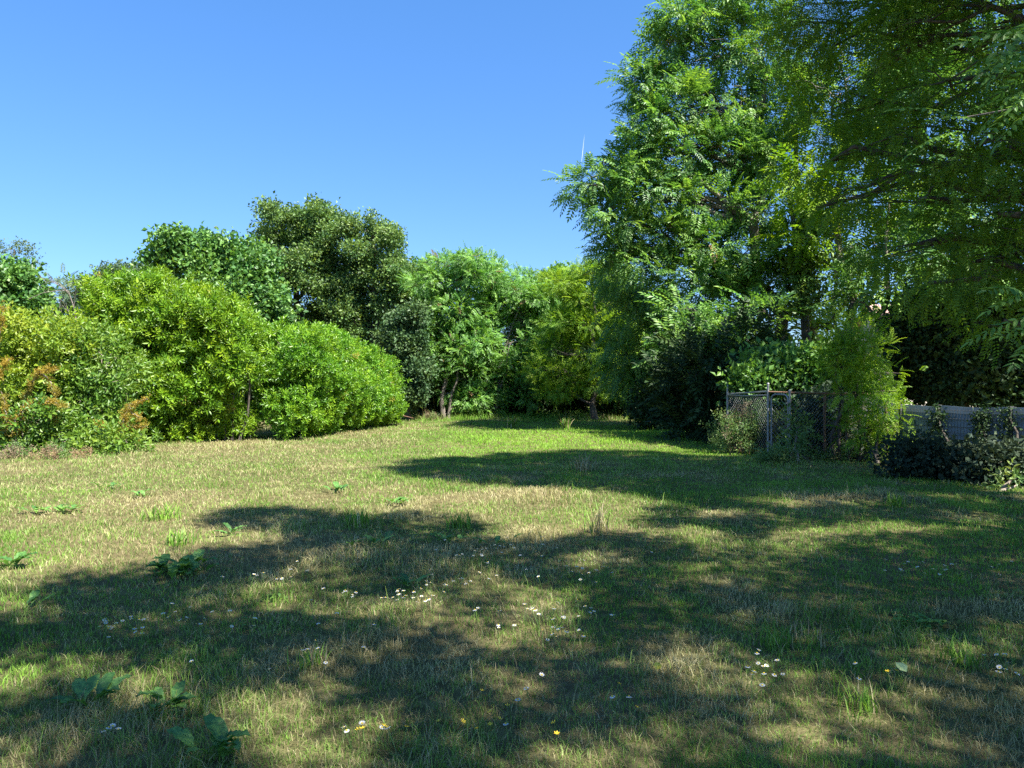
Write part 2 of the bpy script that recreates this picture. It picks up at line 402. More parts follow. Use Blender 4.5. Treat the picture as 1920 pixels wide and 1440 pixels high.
def build_tree(name, label, cat, base, lobes, kind, sub_r=.6, cover=1., dens=16, seed=1, mat=None, trunk_r=.18, trunk_top=None,
               bark='bark', group=None, twigs=.5, size=1., up=.25, droop=0., flat=.6, shell=.6, extra_trunks=(), crown_name='crown', trunk_name='trunk', lean=None, rough_k=0):
    r = np.random.default_rng(seed)
    lobes0 = lobes
    if rough_k: lobes = rough(lobes, r, rough_k)
    base = np.asarray(base, float)
    root = empty(name, (base[0], base[1], gz(base[0], base[1])))
    tag(root, label, cat, group)
    V, Q, A, B, C, O = foliage(lobes, r, kind, sub_r, cover, dens, up, flat, shell, droop, size)
    loc = np.array(root.location)
    link_mesh(crown_name, np_mesh(crown_name, V - loc, Q, M[mat or kind], {'rnd': A, 'spr': B}), root)
    T = Tubes()
    cen = np.mean([c for c, _ in lobes], axis=0)
    top = np.asarray(trunk_top if trunk_top is not None else [cen[0], cen[1], max(c[2] for c, _ in lobes)], float)
    stems = [(base, top, trunk_r)] + [(np.asarray(b, float), np.asarray(t, float), q) for b, t, q in extra_trunks]
    sp = []
    for b, t, q in stems:
        P = limb(r, [b[0], b[1], -.1], t, 9, .035, 0.0)
        rad = np.linspace(q, q * .22, 9); rad[0] *= 1.35
        T.tube(P, rad, 9); sp.append((P, rad))
    for c, rad in lobes0:
        # limb from the nearest suitable trunk point
        best = None
        for P, rr in sp:
            for i in range(1, len(P)):
                if P[i][2] > c[2] - .1: continue
                dist = np.linalg.norm(P[i] - c)
                if best is None or dist < best[0]: best = (dist, P[i], rr[i])
        if best is None: best = (0, sp[0][0][1], sp[0][1][1])
        P = limb(r, best[1], c, 6, .09, .1); q = min(best[2] * .6, .03 + trunk_r * .26)
        T.tube(P, np.linspace(q, max(.012, q * .3), 6), 6)
        near = np.nonzero(np.linalg.norm((C - c) / rad, axis=1) < 1.02)[0]
        r.shuffle(near)
        for k in near[:int(len(near) * twigs)]:
            s = P[r.integers(2, 6)]
            T.tube(limb(r, s, C[k], 4, .1, .05), np.linspace(max(.012, q * .28), .005, 4), 4)
    me = T.mesh(trunk_name, M[bark]); me.transform(__import__('mathutils').Matrix.Translation((-loc).tolist()))
    link_mesh(trunk_name, me, root)
    return root, C

EDGE = 'trees along the far edge of the lawn'
# --- far-left and left background trees
build_tree('broadleaf_tree', 'dark green bushy tree at the far left edge behind the yellowish shrubs', 'tree', at(-30, 720, 30)*[1,1,0],
    lobes_px([(-60,580,90,80),(0,540,60,55),(15,520,35,45),(-60,500,60,50),(30,590,45,40)], 30, 1.6), 'maple', .45, .7, 15, 11, rough_k=2, trunk_r=.16, group=EDGE)
build_tree('pine_tree', 'distant airy pine silhouette at the far left against the sky', 'tree', at(5, 720, 46)*[1,1,0],
    lobes_px([(22,468,34,16),(-10,480,30,20),(55,490,16,10),(40,512,22,14)], 46, 1.2), 'oak', .5, .6, 8, 12, mat='far', trunk_r=.16, group=EDGE, size=.9)
build_tree('hazy_tree', 'pale bluish green round tree far behind the left shrubs', 'tree', at(120, 720, 50)*[1,1,0],
    lobes_px([(105,548,45,38),(150,570,40,40),(85,580,50,45),(180,560,30,30)], 50, 2), 'ash', .8, 1., 12, 13, mat='far', trunk_r=.2, group=EDGE)
build_tree('olive_tree', 'dull olive tree with bare twiggy top behind the big laurel', 'tree', at(255, 720, 40)*[1,1,0],
    lobes_px([(225,525,32,26),(270,525,45,28),(250,570,60,45),(305,540,35,35),(200,550,40,30)], 40, 1.6), 'oak', .5, 1.4, 16, 14, mat='far', trunk_r=.15, group=EDGE, bark='twig', twigs=.5)
build_tree('maple_tree', 'dark green maple with lumpy branches standing out above the big laurel', 'tree', at(390, 720, 33)*[1,1,0],
    lobes_px([(330,455,28,22),(305,480,26,18),(370,460,40,28),(350,500,45,32),(395,500,50,40),(440,468,36,30),(480,490,40,30),(440,540,70,60),(500,560,60,60),(400,590,90,60),(480,640,70,70)], 33, 1.5),
    'maple', .45, .62, 15, 15, rough_k=3, trunk_r=.2, group=EDGE)
# --- the two oaks
build_tree('oak_tree', 'tallest dark oak rising behind the rounded hedge', 'tree', at(555, 720, 38)*[1,1,0],
    lobes_px([(525,410,30,20),(515,440,24,20),(570,410,40,22),(610,420,38,25),(570,460,55,40),(630,470,50,40),(520,500,50,45),(590,520,80,50),(660,540,60,55),(540,580,80,55),(640,610,80,55),(500,630,70,60),(600,680,110,60)], 38, 1.9),
    'oak', .45, .62, 17, 16, rough_k=3, trunk_r=.3, group=EDGE, trunk_top=at(560, 430, 38))
build_tree('oak_tree', 'second dark oak with an open sparse top, right of the tallest oak', 'tree', at(705, 720, 37)*[1,1,0],
    lobes_px([(670,430,30,18),(710,430,28,16),(735,455,22,22),(690,470,45,35),(735,500,40,40),(700,540,70,50),(760,560,50,55),(690,620,80,60),(760,640,50,60),(720,700,80,60)], 37, 1.8),
    'oak', .45, .58, 16, 17, rough_k=3, trunk_r=.26, group=EDGE, trunk_top=at(700, 440, 37))
build_tree('holly_tree', 'grey green ivy clad bush at the right end of the rounded hedge', 'tree', at(768, 720, 33.5)*[1,1,0],
    lobes_px([(775,745,28,32),(750,705,30,36),(765,660,40,40),(735,630,44,36),(785,690,26,30),(770,600,40,36)], 33.5, 1.), 'ivy', .36, .9, 16, 18, rough_k=3, trunk_r=.1, group=EDGE)
# --- centre: ash group
build_tree('ash_tree', 'mid green ash with a slim trunk left of centre at the lawn end', 'tree', at(833, 720, 35.2)*[1,1,0],
    lobes_px([(840,495,44,24),(885,488,40,20),(805,530,50,35),(870,530,60,35),(915,520,40,26),(850,590,60,45),(810,640,40,45),(870,640,60,45),(835,690,55,40),(880,705,45,35),(850,735,38,22),(900,590,45,36),(905,650,40,36),(800,600,30,36),(890,745,34,18)], 36, 1.7),
    'ash', .5, .8, 24, 19, rough_k=3, size=.58, trunk_r=.11, group=EDGE, bark='bark_pale', extra_trunks=[(at(842,720,35)*[1,1,0], at(870,600,35), .07)])
build_tree('ash_tree', 'mid green ash with several bent stems in the centre of the tree line', 'tree', at(922, 720, 36)*[1,1,0],
    lobes_px([(940,535,45,24),(990,545,36,22),(930,570,55,35),(985,590,50,38),(1010,560,36,26),(940,625,60,42),(1000,640,50,42),(920,690,45,40),(975,700,50,40),(1000,735,30,25),(950,740,36,20),(1015,690,40,36),(1020,610,36,30),(1000,560,40,24)], 37, 1.7),
    'ash', .5, .8, 24, 20, rough_k=3, size=.58, trunk_r=.1, group=EDGE, bark='bark_pale', extra_trunks=[(at(928,720,36)*[1,1,0], at(960,640,36), .07),(at(915,720,36)*[1,1,0], at(895,640,36), .06)])
build_tree('lime_tree', 'light yellow green feathery tree with a straight trunk at the lawn end', 'tree', at(1116, 720, 33)*[1,1,0],
    lobes_px([(1090,510,36,16),(1060,535,40,22),(1130,520,45,24),(1085,565,50,26),(1150,560,45,30),(1050,605,42,22),(1110,610,55,28),(1160,620,40,30),(1040,660,45,28),(1100,660,55,28),(1150,680,40,32),(1060,710,45,26),(1120,720,45,28),(1040,735,30,16),(1010,690,26,20)], 33.5, 1.5),
    'lime', .5, 1.5, 24, 21, size=.65, trunk_r=.14, group=EDGE, trunk_top=at(1112, 520, 33), flat=.4)
build_tree('background_tree', 'mid green tree crown closing the gap between the dark oak and the left ash', 'tree', at(790, 720, 41)*[1,1,0],
    lobes_px([(790,520,50,26),(810,560,60,40),(780,610,60,45),(800,670,60,50)], 41, 1.6), 'maple', .5, .9, 15, 121, rough_k=2, trunk_r=.14, group=EDGE)
build_tree('background_tree', 'mid green tree crown behind the two ash trees in the centre', 'tree', at(935, 720, 42)*[1,1,0],
    lobes_px([(910,510,50,22),(950,530,60,34),(920,580,60,40),(980,590,60,45),(940,660,80,55)], 42, 1.7), 'ash', .5, .95, 22, 122, rough_k=2, trunk_r=.14, group=EDGE, size=.6)
build_tree('background_tree', 'darker green crown behind the yellow green lime tree', 'tree', at(1045, 720, 42)*[1,1,0],
    lobes_px([(1010,545,45,24),(1050,530,45,22),(1030,590,60,45),(1080,600,60,45),(1150,560,60,40),(1050,670,80,50),(1150,650,70,55)], 42, 1.7), 'maple', .5, .9, 15, 123, rough_k=2, trunk_r=.14, group=EDGE)
# --- right: tall trees
RIGHT = 'tall trees along the right side of the lawn'
build_tree('tree_of_heaven', 'tallest tree on the right with open leafy limbs against the blue sky', 'tree', at(1470, 720, 25)*[1,1,0],
    lobes_px([(1400,-20,120,45),(1300,30,60,40),(1250,80,40,30),(1330,110,80,50),(1430,80,90,60),(1230,150,50,28),(1290,200,70,38),(1390,190,90,50),(1190,170,28,16),(1220,230,45,30),(1470,190,70,60),
              (1200,285,50,28),(1280,290,70,38),(1370,290,80,42),(1450,300,70,45),(1160,320,45,24),(1100,345,36,20),(1180,365,50,28),(1250,370,60,32),(1330,390,70,36),(1420,390,70,40),
              (1130,400,30,14),(1170,430,45,24),(1240,440,60,28),(1310,460,60,30),(1150,470,36,18),(1200,490,55,26),(1290,520,65,34),(1390,480,70,36),(1440,540,55,40),(1370,570,60,36)], 25, 1.5),
    'heaven', .5, 1.0, 20, 22, shell=.5, size=.8, trunk_r=.24, group=RIGHT, bark='bark_pale', trunk_top=at(1390, 40, 25), twigs=.6,
    extra_trunks=[(at(1500,720,25.4)*[1,1,0], at(1500, 120, 25.5), .2)])
build_tree('weeping_tree', 'dark drooping tree in the shadow of the tallest tree', 'tree', at(1255, 720, 29)*[1,1,0],
    lobes_px([(1150,520,40,22),(1180,540,45,24),(1230,560,60,34),(1180,600,55,40),(1250,620,60,40),(1170,660,50,40),(1230,680,60,40),(1190,715,50,32),(1260,720,50,36),(1300,650,50,40)], 29, 1.4),
    'lime', .55, 1.1, 16, 23, mat='heaven', trunk_r=.14, group=RIGHT, droop=.7, up=0, flat=.8)
build_tree('ash_tree', 'right hand tree with two forked grey trunks behind the wire enclosure', 'tree', at(1572, 720, 23)*[1,1,0],
    lobes_px([(1560,60,90,60),(1500,150,60,50),(1600,170,80,60),(1540,260,70,45),(1640,280,70,50),(1500,350,50,36),(1590,370,70,40),(1680,380,60,40),(1690,130,70,70),(1620,460,40,24),(1500,440,36,22),(1550,510,40,22,3),(1610,570,44,26,3),(1540,590,34,22,3),(1480,620,34,24,3)], 23, 1.5),
    'heaven', .5, .8, 12, 24, shell=.4, trunk_r=.17, group=RIGHT, bark='bark_pale', trunk_top=at(1585, 150, 23),
    extra_trunks=[(at(1575,600,23), at(1555, 330, 23), .08)], mat='lime')
build_tree('ash_tree', 'ivy darkened trunk leaning right beside the forked grey trunks', 'tree', at(1528, 720, 24)*[1,1,0],
    lobes_px([(1490,500,30,34),(1505,560,30,34),(1520,430,26,24)], 24, .8),
    'ivy', .34, .8, 14, 25, mat='oak', trunk_r=.19, group=RIGHT, trunk_top=at(1480, 300, 24))
build_tree('ash_tree', 'slim grey trunk leaning right with thin foliage near the house roof', 'tree', at(1625, 720, 22)*[1,1,0],
    lobes_px([(1660,440,50,30),(1700,480,50,30),(1640,520,40,24),(1740,420,60,40),(1600,560,34,26)], 22, 1.2),
    'heaven', .5, 1.2, 12, 26, trunk_r=.13, group=RIGHT, bark='bark_pale', trunk_top=at(1668, 380, 22))
build_tree('conifer_tree', 'very dark dense conifer behind the grey panel fence', 'tree', at(1810, 720, 19)*[1,1,0],
    lobes_px([(1740,600,50,40),(1720,650,40,36),(1810,560,90,40),(1760,620,70,45),(1880,610,80,50),(1820,670,100,45),(1740,690,60,40),(1930,680,70,60),(1780,725,70,25),(1890,735,60,25),(1990,600,90,90)], 19, 1.2),
    'ivy', .4, 1.9, 24, 27, mat='dark', trunk_r=.2, group=RIGHT, droop=.3)
build_tree('ash_tree', 'dense green tree filling the gap behind the feathery locust, before the house', 'tree', np.array([12.6, 17.5, 0]),
    lobes_px([(1900,60,120,80),(1760,60,100,70),(1680,200,80,60),(1800,210,100,70),(1930,250,100,80),(1740,340,70,50),(1860,400,90,60),(1960,460,80,80),(2060,200,110,150),(1720,480,60,34),(1830,500,70,40)], 17, 1.4),
    'heaven', .55, 1.0, 13, 36, mat='maple', trunk_r=.2, group=RIGHT, trunk_top=[12.2, 17.3, 9.5])
# near locust, over the right of the frame
LOC_T = np.array([8.6, 9.6, 0.])
loc_l = lobes_px([(1600,20,120,60,1.5),(1500,40,70,40,2.5),(1690,-30,120,50,.5),(1830,-30,120,50,0),(1740,40,110,60),(1880,40,100,60),(1520,110,90,50,2),(1640,140,100,50,1),(1780,150,110,55,-.5),(1910,170,100,60,-1),(1560,220,90,40,2),(1690,250,100,45,.5),(1830,270,100,50,-.5),
                  (1940,300,90,60,-1),(1560,300,90,36,1.5),(1620,370,90,36,1),(1740,370,100,40),(1870,400,100,45,-.5),(1530,390,50,24,2),(1700,460,90,32,.5),(1830,490,100,36),(1940,480,80,60),(1740,530,70,24),(1880,600,70,24),(2040,400,120,160),(2050,150,140,140)], 10.5, 1.0)
build_tree('locust_tree', 'feathery locust tree hanging into the upper right of the view', 'tree', LOC_T, loc_l,
    'locust', .42, .9, 30, 28, trunk_r=.22, trunk_top=LOC_T + [-.6, .3, 8.5], droop=.2, up=.1, flat=.5, twigs=.5, bark='bark')

# ------------------------------------------------------------------ shade trees overhead (above and behind the camera), crown set where the lawn lies in shade
def inside(px, py, poly):
    n = len(poly); c = np.zeros(len(px), bool); j = n - 1
    for i in range(n):
        xi, yi = poly[i]; xj, yj = poly[j]
        t = ((yi > py) != (yj > py)) & (px < (xj - xi) * (py - yi) / ((yj - yi) + 1e-9) + xi)
        c ^= t; j = i
    return c
SH_A = [(715,874),(800,858),(1000,848),(1350,842),(1450,855),(1700,862),(1990,900),(1990,1020),(1600,1000),(1400,990),(1260,945),(1150,918),(1000,910),(850,900),(760,890)]
SH_B = [(375,968),(470,945),(560,950),(640,972),(760,960),(885,966),(895,995),(830,1012),(1000,1016),(1150,1000),(1260,955),(1400,985),(2400,1000),(2900,1700),(-900,1700),(-400,1120),(0,1100),(120,1085),(260,1065),(400,1035),(520,1020),(600,1005),(500,990),(400,985)]
LIT = [(640,1075,45,14),(900,1085,62,26),(1110,1052,50,22),(960,1120,60,12),(590,1262,66,38),(700,1355,60,28),(50,1235,46,30),(20,1130,60,20),(300,1305,75,40),(430,1375,35,30),(985,1285,85,36),(1300,1205,70,34),(1405,1150,50,18),
       (1270,1255,80,34),(1420,1265,70,44),(1600,1335,90,36),(1790,1235,130,26),(1760,1315,70,26),(1740,1385,90,30),(980,1190,70,16),(760,1200,50,14),(1340,965,60,14),(1300,1003,70,20),(1540,1003,130,12),(1650,992,80,8),(1840,990,60,11),
       (1520,1036,50,10),(1480,950,60,7),(1620,945,70,6),(1780,930,60,5),(1500,1085,40,10),(1080,1385,60,20),(880,1420,60,20),(1650,1150,40,10),(1250,1090,40,14),(150,1385,40,20)]
def shaded(x, y):
    d = np.maximum(y, .3); px = 960 + F * x / d; py = 720 + F * CAM_H / d
    wob = (noise2(x, y, .5, 5) - .5) * 26 + (noise2(x, y, .22, 6) - .5) * 14
    s = inside(px + wob * 1.6, py + wob * .5, SH_A) | inside(px + wob * 1.6, py + wob * .5, SH_B)
    s |= (y < 2.6) & (x > -5)
    for (a, b, rx, ry) in LIT:
        s &= ~((((px + wob - a) / (rx * .96)) ** 2 + ((py + wob * .35 - b) / (ry * .96)) ** 2) < 1)
    s &= ~((noise2(x, y, .45, 8) > .80) & (py > 1000))
    return s
DISP = np.array([SDIR[0] / SDIR[2], SDIR[1] / SDIR[2]])
def shade_tree(name, label, base, ymin, ymax, seed, trunk_r, hub, n):
    r = np.random.default_rng(seed)
    x = r.uniform(-6.5, 7.0, n); y = r.uniform(ymin, ymax, n)
    ok = shaded(x, y) & (r.random(n) < .26 + 1.0 * np.clip((noise2(x, y, .42, 18) - .26) * 4, 0, 1)); x = x[ok]; y = y[ok]
    h = 8.0 + 1.8 * (noise2(x, y, 2.2, 9) - .3) + r.random(len(x)) * 1.1 + np.clip((y - 9) * .3, 0, 3)
    pos = np.stack([x + DISP[0] * h, y + DISP[1] * h, h], 1)
    ax = unit(r.normal(size=pos.shape) + np.array([-.3, 0, -.1])); nr = np.array([0, 0, 1.]) + SDIR * .4 + r.normal(size=pos.shape) * .4
    # only what the camera frame does not hold
    el = (pos[:, 2] - CAM_H) / np.maximum(pos[:, 1], .05); keep = in_sun(pos) & ((pos[:, 1] < .3) | (el > .56) | (np.abs(pos[:, 0]) / np.maximum(pos[:, 1], .05) > .75))
    pos, ax, nr = pos[keep], ax[keep], nr[keep]
    V, Q, A, B = instances(K['shade'], pos, ax, nr, (.6 + .4 * r.random(len(pos))), r)
    root = empty(name, base); tag(root, label, 'tree')
    loc = np.array(base, float)
    link_mesh('crown', np_mesh('crown', V - loc, Q, M['shade'], {'rnd': A, 'spr': B}), root)
    T = Tubes(); P = limb(r, [base[0], base[1], -.1], hub, 9, .03, 0); T.tube(P, np.linspace(trunk_r, trunk_r * .4, 9), 10)
    for k in range(9):
        tgt = pos[r.integers(len(pos))]
        s = P[r.integers(5, 9)]; L = limb(r, s, tgt, 7, .08, .06); L[:-1, 2] = np.maximum(L[:-1, 2], 4.5)
        T.tube(L, np.linspace(trunk_r * .2, .006, 7), 6)
    me = T.mesh('trunk', M['bark']); me.transform(__import__('mathutils').Matrix.Translation((-loc).tolist()))
    link_mesh('trunk', me, root)
shade_tree('shade_tree', 'large tree standing behind the viewer whose crown shades the near lawn', (6.5, -5.5, 0), -3, 9.5, 31, .3, (5.0, -3., 6.5), 34000)
shade_tree('shade_tree', 'tall tree right of the view whose high crown shades the middle lawn', (10.2, 3.5, 0), 9.5, 18, 32, .28, (8., 5.5, 7.0), 28000)

# ------------------------------------------------------------------ shrubs
def shrub(name, label, lobes, kind, base, sub_r=.4, cover=1.1, dens=16, seed=1, mat=None, group=None, size=1., up=.3, flat=.85, droop=0., stems=8, stem_mat='bark', cat='shrub', shell=.68):
    r = np.random.default_rng(seed); base = np.asarray(base, float)
    root = empty(name, (base[0], base[1], gz(base[0], base[1]))); tag(root, label, cat, group)
    V, Q, A, B, C, O = foliage(lobes, r, kind, sub_r, cover, dens, up, flat, shell, droop, size)
    loc = np.array(root.location)
    link_mesh('foliage', np_mesh('foliage', V - loc, Q, M[mat or kind], {'rnd': A, 'spr': B}), root)
    T = Tubes()
    for c, rad in lobes:
        g = np.array([c[0] + r.normal() * .2, c[1] + r.normal() * .2, -.05])
        if c[2] > 1.2: g = np.array([base[0] + (c[0]-base[0]) * .85, base[1] + (c[1]-base[1]) * .85 + .35, -.05])
        T.tube(limb(r, g, c, 5, .08, .02), np.linspace(.045, .014, 5), 5)
        near = np.nonzero(np.linalg.norm((C - c) / rad, axis=1) < 1.02)[0]; r.shuffle(near)
        for k in near[:stems]: T.tube(limb(r, c, C[k], 4, .1, .03), np.linspace(.014, .004, 4), 4)
    me = T.mesh('stems', M[stem_mat]); me.transform(__import__('mathutils').Matrix.Translation((-loc).tolist()))
    link_mesh('stems', me, root)
    return root
HED = 'shrubs along the left side of the lawn'
# big laurel
shrub('laurel_bush', 'large shaggy yellow green laurel with upright shoots, left of the rounded hedge',
    lobes_px([(235,574,40,28),(300,574,50,34),(365,589,55,36),(205,605,40,36),(250,600,60,45),(330,620,70,50),(405,620,50,46),(230,660,60,50),(300,690,70,50),(380,690,70,50),(440,680,40,46),(325,740,60,40),(395,735,42,40),(262,740,50,40),(310,795,50,30,.5),(380,795,46,30,.6),(440,790,40,30,.9),(255,800,40,24,.2),(330,812,40,20,.1),(390,815,40,20,.2),(212,544,12,26),(240,554,12,24),(285,542,15,28),(310,554,14,26),(350,562,16,24),(385,574,16,26),(425,585,16,26),(455,620,16,30)], 21.3, 1.3),
    'laurel', ground_at(340, 835), .36, 1.15, 21, 41, group=HED, up=.55, size=.82)
# rounded hedge receding
hl = []
for i, t in enumerate(np.linspace(0, 1, 9)):
    x = -6.35 + 1.1 * t; y = 22.6 + 6.9 * t; H = 3.4 - .75 * t ** 3
    for zz, ww in ((H - .85, 1.05 - .25*t), (H - 1.8, 1.25 - .3*t), (.85, .85 + .05*t)):
        hl.append((np.array([x - (.25 if zz > 2 else 0), y, zz]), np.array([ww, 1.0, .85])))
shrub('rounded_hedge', 'long smooth domed hedge of bright green leaves receding towards the far trees', hl, 'hedge', (-6.0, 26, 0), .30, 1.15, 19, 42, size=.82, group=HED, up=.4, shell=.8, cat='hedge', stems=5)
shrub('yellow_shrub', 'yellow green small leaved shrub at the far left, above the bronze barberry',
    lobes_px([(20,620,50,30),(70,620,45,28),(110,640,40,34),(30,670,60,40),(90,690,50,40),(20,730,60,40),(-60,640,70,60),(-60,740,80,60)], 18.3, 1.2), 'shrub', ground_at(40, 845), .34, 1.05, 16, 43, mat='yellow', group=HED)
shrub('loose_shrub', 'loose mid green shrub with pale stems between the yellowish shrub and the laurel',
    lobes_px([(150,640,40,34),(195,670,45,40),(140,690,45,40),(190,730,45,36),(140,750,45,36),(230,710,36,36),(200,780,40,34),(130,800,45,28)], 18.8, 1.0), 'shrub', ground_at(165, 840), .34, 1., 15, 44, group=HED, stems=12, stem_mat='twig')
shrub('low_shrub', 'low leafy green shrub at the foot of the bronze barberry on the left',
    lobes_px([(30,790,50,28),(90,790,50,30),(60,825,60,20),(130,825,45,20),(0,830,50,22),(230,825,50,16),(190,835,45,16)], 17.4, .7), 'shrub', ground_at(90, 852), .28, 1., 15, 45, group=HED, stems=10, stem_mat='twig')
def barberry(label, arms, d, seed):
    r = np.random.default_rng(seed); b = at(arms[0][0][0], 720, d); b[2] = 0
    root = empty('barberry_bush', (b[0], b[1], gz(b[0], b[1]))); tag(root, label, 'shrub', 'barberries with bronze branches')
    T = Tubes(); P_, A_ = [], []
    for arm in arms:
        pts = np.array([at(px, py, d + r.normal() * .12) for px, py in arm]); t = np.linspace(0, 1, 20)
        s = np.linspace(0, 1, len(pts)); C = np.stack([np.interp(t, s, pts[:, k]) for k in range(3)], 1) + r.normal(size=(20, 3)) * .02
        C[:, 2] = np.maximum(C[:, 2], .02); T.tube(C, np.linspace(.018, .005, 20), 5)
        m = int(80 * np.linalg.norm(np.diff(pts, axis=0), axis=1).sum()); ii = r.integers(3, 19, m)
        P_.append(C[ii] + r.normal(size=(m, 3)) * .03); tang = unit(np.gradient(C, axis=0))[ii]; A_.append(unit(tang * .5 + r.normal(size=(m, 3)) * .55))
    P = np.concatenate(P_); A = np.concatenate(A_)
    V, Q, a, bb = instances(K['bronze'], P, A, np.array([0, 0, 1.]) + r.normal(size=P.shape) * .4, .5 + .45 * r.random(len(P)), r)
    loc = np.array(root.location)
    link_mesh('foliage', np_mesh('foliage', V - loc, Q, M['bronze'], {'rnd': a, 'spr': bb}), root)
    me = T.mesh('stems', M['twig']); me.transform(__import__('mathutils').Matrix.Translation((-loc).tolist())); link_mesh('stems', me, root)
barberry('bronze orange barberry with arching branches at the far left edge', [[(30,850),(28,785),(60,755),(95,752),(128,766)],[(35,850),(45,745),(70,697),(108,692)],[(75,697),(95,722),(108,744)],[(8,850),(14,790),(4,735)],[(20,800),(25,812),(28,826)],[(-20,850),(-8,710),(16,672)],[(-10,660),(2,610),(8,572)],[(85,755),(98,775),(108,790)]], 16.9, 61)
barberry('smaller olive bronze barberry in front of the shadowed foot of the laurel', [[(225,850),(230,790),(240,760),(280,748)],[(240,765),(255,780),(265,785)],[(225,810),(240,798),(275,800)],[(225,825),(200,800),(180,790)],[(250,800),(256,815),(258,825)],[(215,850),(195,820),(185,795)]], 17.6, 62)
# right side shrubs
RS = 'shrubs along the right side of the lawn'
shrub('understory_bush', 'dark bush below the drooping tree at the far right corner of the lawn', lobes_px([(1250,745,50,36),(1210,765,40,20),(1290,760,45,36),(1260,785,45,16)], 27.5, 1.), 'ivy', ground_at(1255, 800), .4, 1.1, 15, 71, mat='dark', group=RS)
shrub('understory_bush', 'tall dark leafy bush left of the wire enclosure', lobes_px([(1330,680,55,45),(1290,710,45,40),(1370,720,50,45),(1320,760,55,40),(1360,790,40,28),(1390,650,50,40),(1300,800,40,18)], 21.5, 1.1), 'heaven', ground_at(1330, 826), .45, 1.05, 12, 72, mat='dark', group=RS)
shrub('sumac_bush', 'bright leafed sumac shoots in the sun left of the dark trunks', lobes_px([(1300,580,50,28),(1260,640,40,26),(1310,650,50,28),(1340,620,45,28),(1290,600,30,20),(1360,660,40,26),(1440,590,44,30),(1400,630,40,26)], 22.3, .8), 'heaven', at(1330, 720, 22.3)*[1,1,0], .42, .75, 10, 73, group=RS)
shrub('ivy_mound', 'sunlit ivy mound behind the gate of the wire enclosure', lobes_px([(1440,690,50,24),(1500,690,60,26),(1420,720,50,20),(1490,720,60,22),(1560,700,45,30),(1540,740,50,20)], 18.6, .8), 'ivy', at(1490, 720, 18.6)*[1,1,0], .34, 1.15, 17, 74, mat='maple', group=RS)
shrub('drooping_shrub', 'bright green feathery shrub arching over the right end of the wire enclosure', lobes_px([(1590,620,50,28),(1620,660,55,30),(1580,690,50,26),(1650,700,50,26),(1600,735,45,22),(1660,735,40,24),(1640,770,50,24),(1670,800,40,22),(1620,805,40,22),(1570,660,40,22),(1660,830,36,16)], 15.3, .7),
    'lime', ground_at(1630, 870), .28, 1.2, 20, 75, group=RS, size=.42, droop=.1, up=.3, mat='lime')
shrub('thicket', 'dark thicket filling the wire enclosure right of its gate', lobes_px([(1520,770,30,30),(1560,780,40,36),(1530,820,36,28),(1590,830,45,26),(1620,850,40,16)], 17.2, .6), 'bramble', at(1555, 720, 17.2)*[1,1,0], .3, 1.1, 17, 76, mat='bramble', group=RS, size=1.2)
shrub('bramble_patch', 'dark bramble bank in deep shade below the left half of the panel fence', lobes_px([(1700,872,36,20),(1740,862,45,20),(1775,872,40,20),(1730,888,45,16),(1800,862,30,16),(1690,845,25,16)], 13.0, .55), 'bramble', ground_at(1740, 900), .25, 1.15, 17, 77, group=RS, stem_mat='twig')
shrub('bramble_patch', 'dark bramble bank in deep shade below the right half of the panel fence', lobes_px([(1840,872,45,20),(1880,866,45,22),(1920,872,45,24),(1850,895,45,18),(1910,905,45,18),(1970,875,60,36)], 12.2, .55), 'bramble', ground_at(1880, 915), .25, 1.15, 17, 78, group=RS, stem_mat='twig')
shrub('sapling', 'pale leaved low sapling at the right edge before the bramble bank', lobes_px([(1898,898,9,9),(1906,910,10,8),(1890,914,8,6)], 11.4, .18), 'shrub', ground_at(1895, 928), .12, 1., 7, 79, mat='weed', stem_mat='twig', size=.8)
shrub('sapling', 'leafy stem with broad pale leaves beside the right gate post', lobes_px([(1495,800,14,12),(1505,815,14,12),(1495,835,16,14),(1505,855,16,8)], 15.6, .2), 'shrub', ground_at(1500, 866), .16, 1., 7, 80, mat='weed', size=.9, stem_mat='twig')
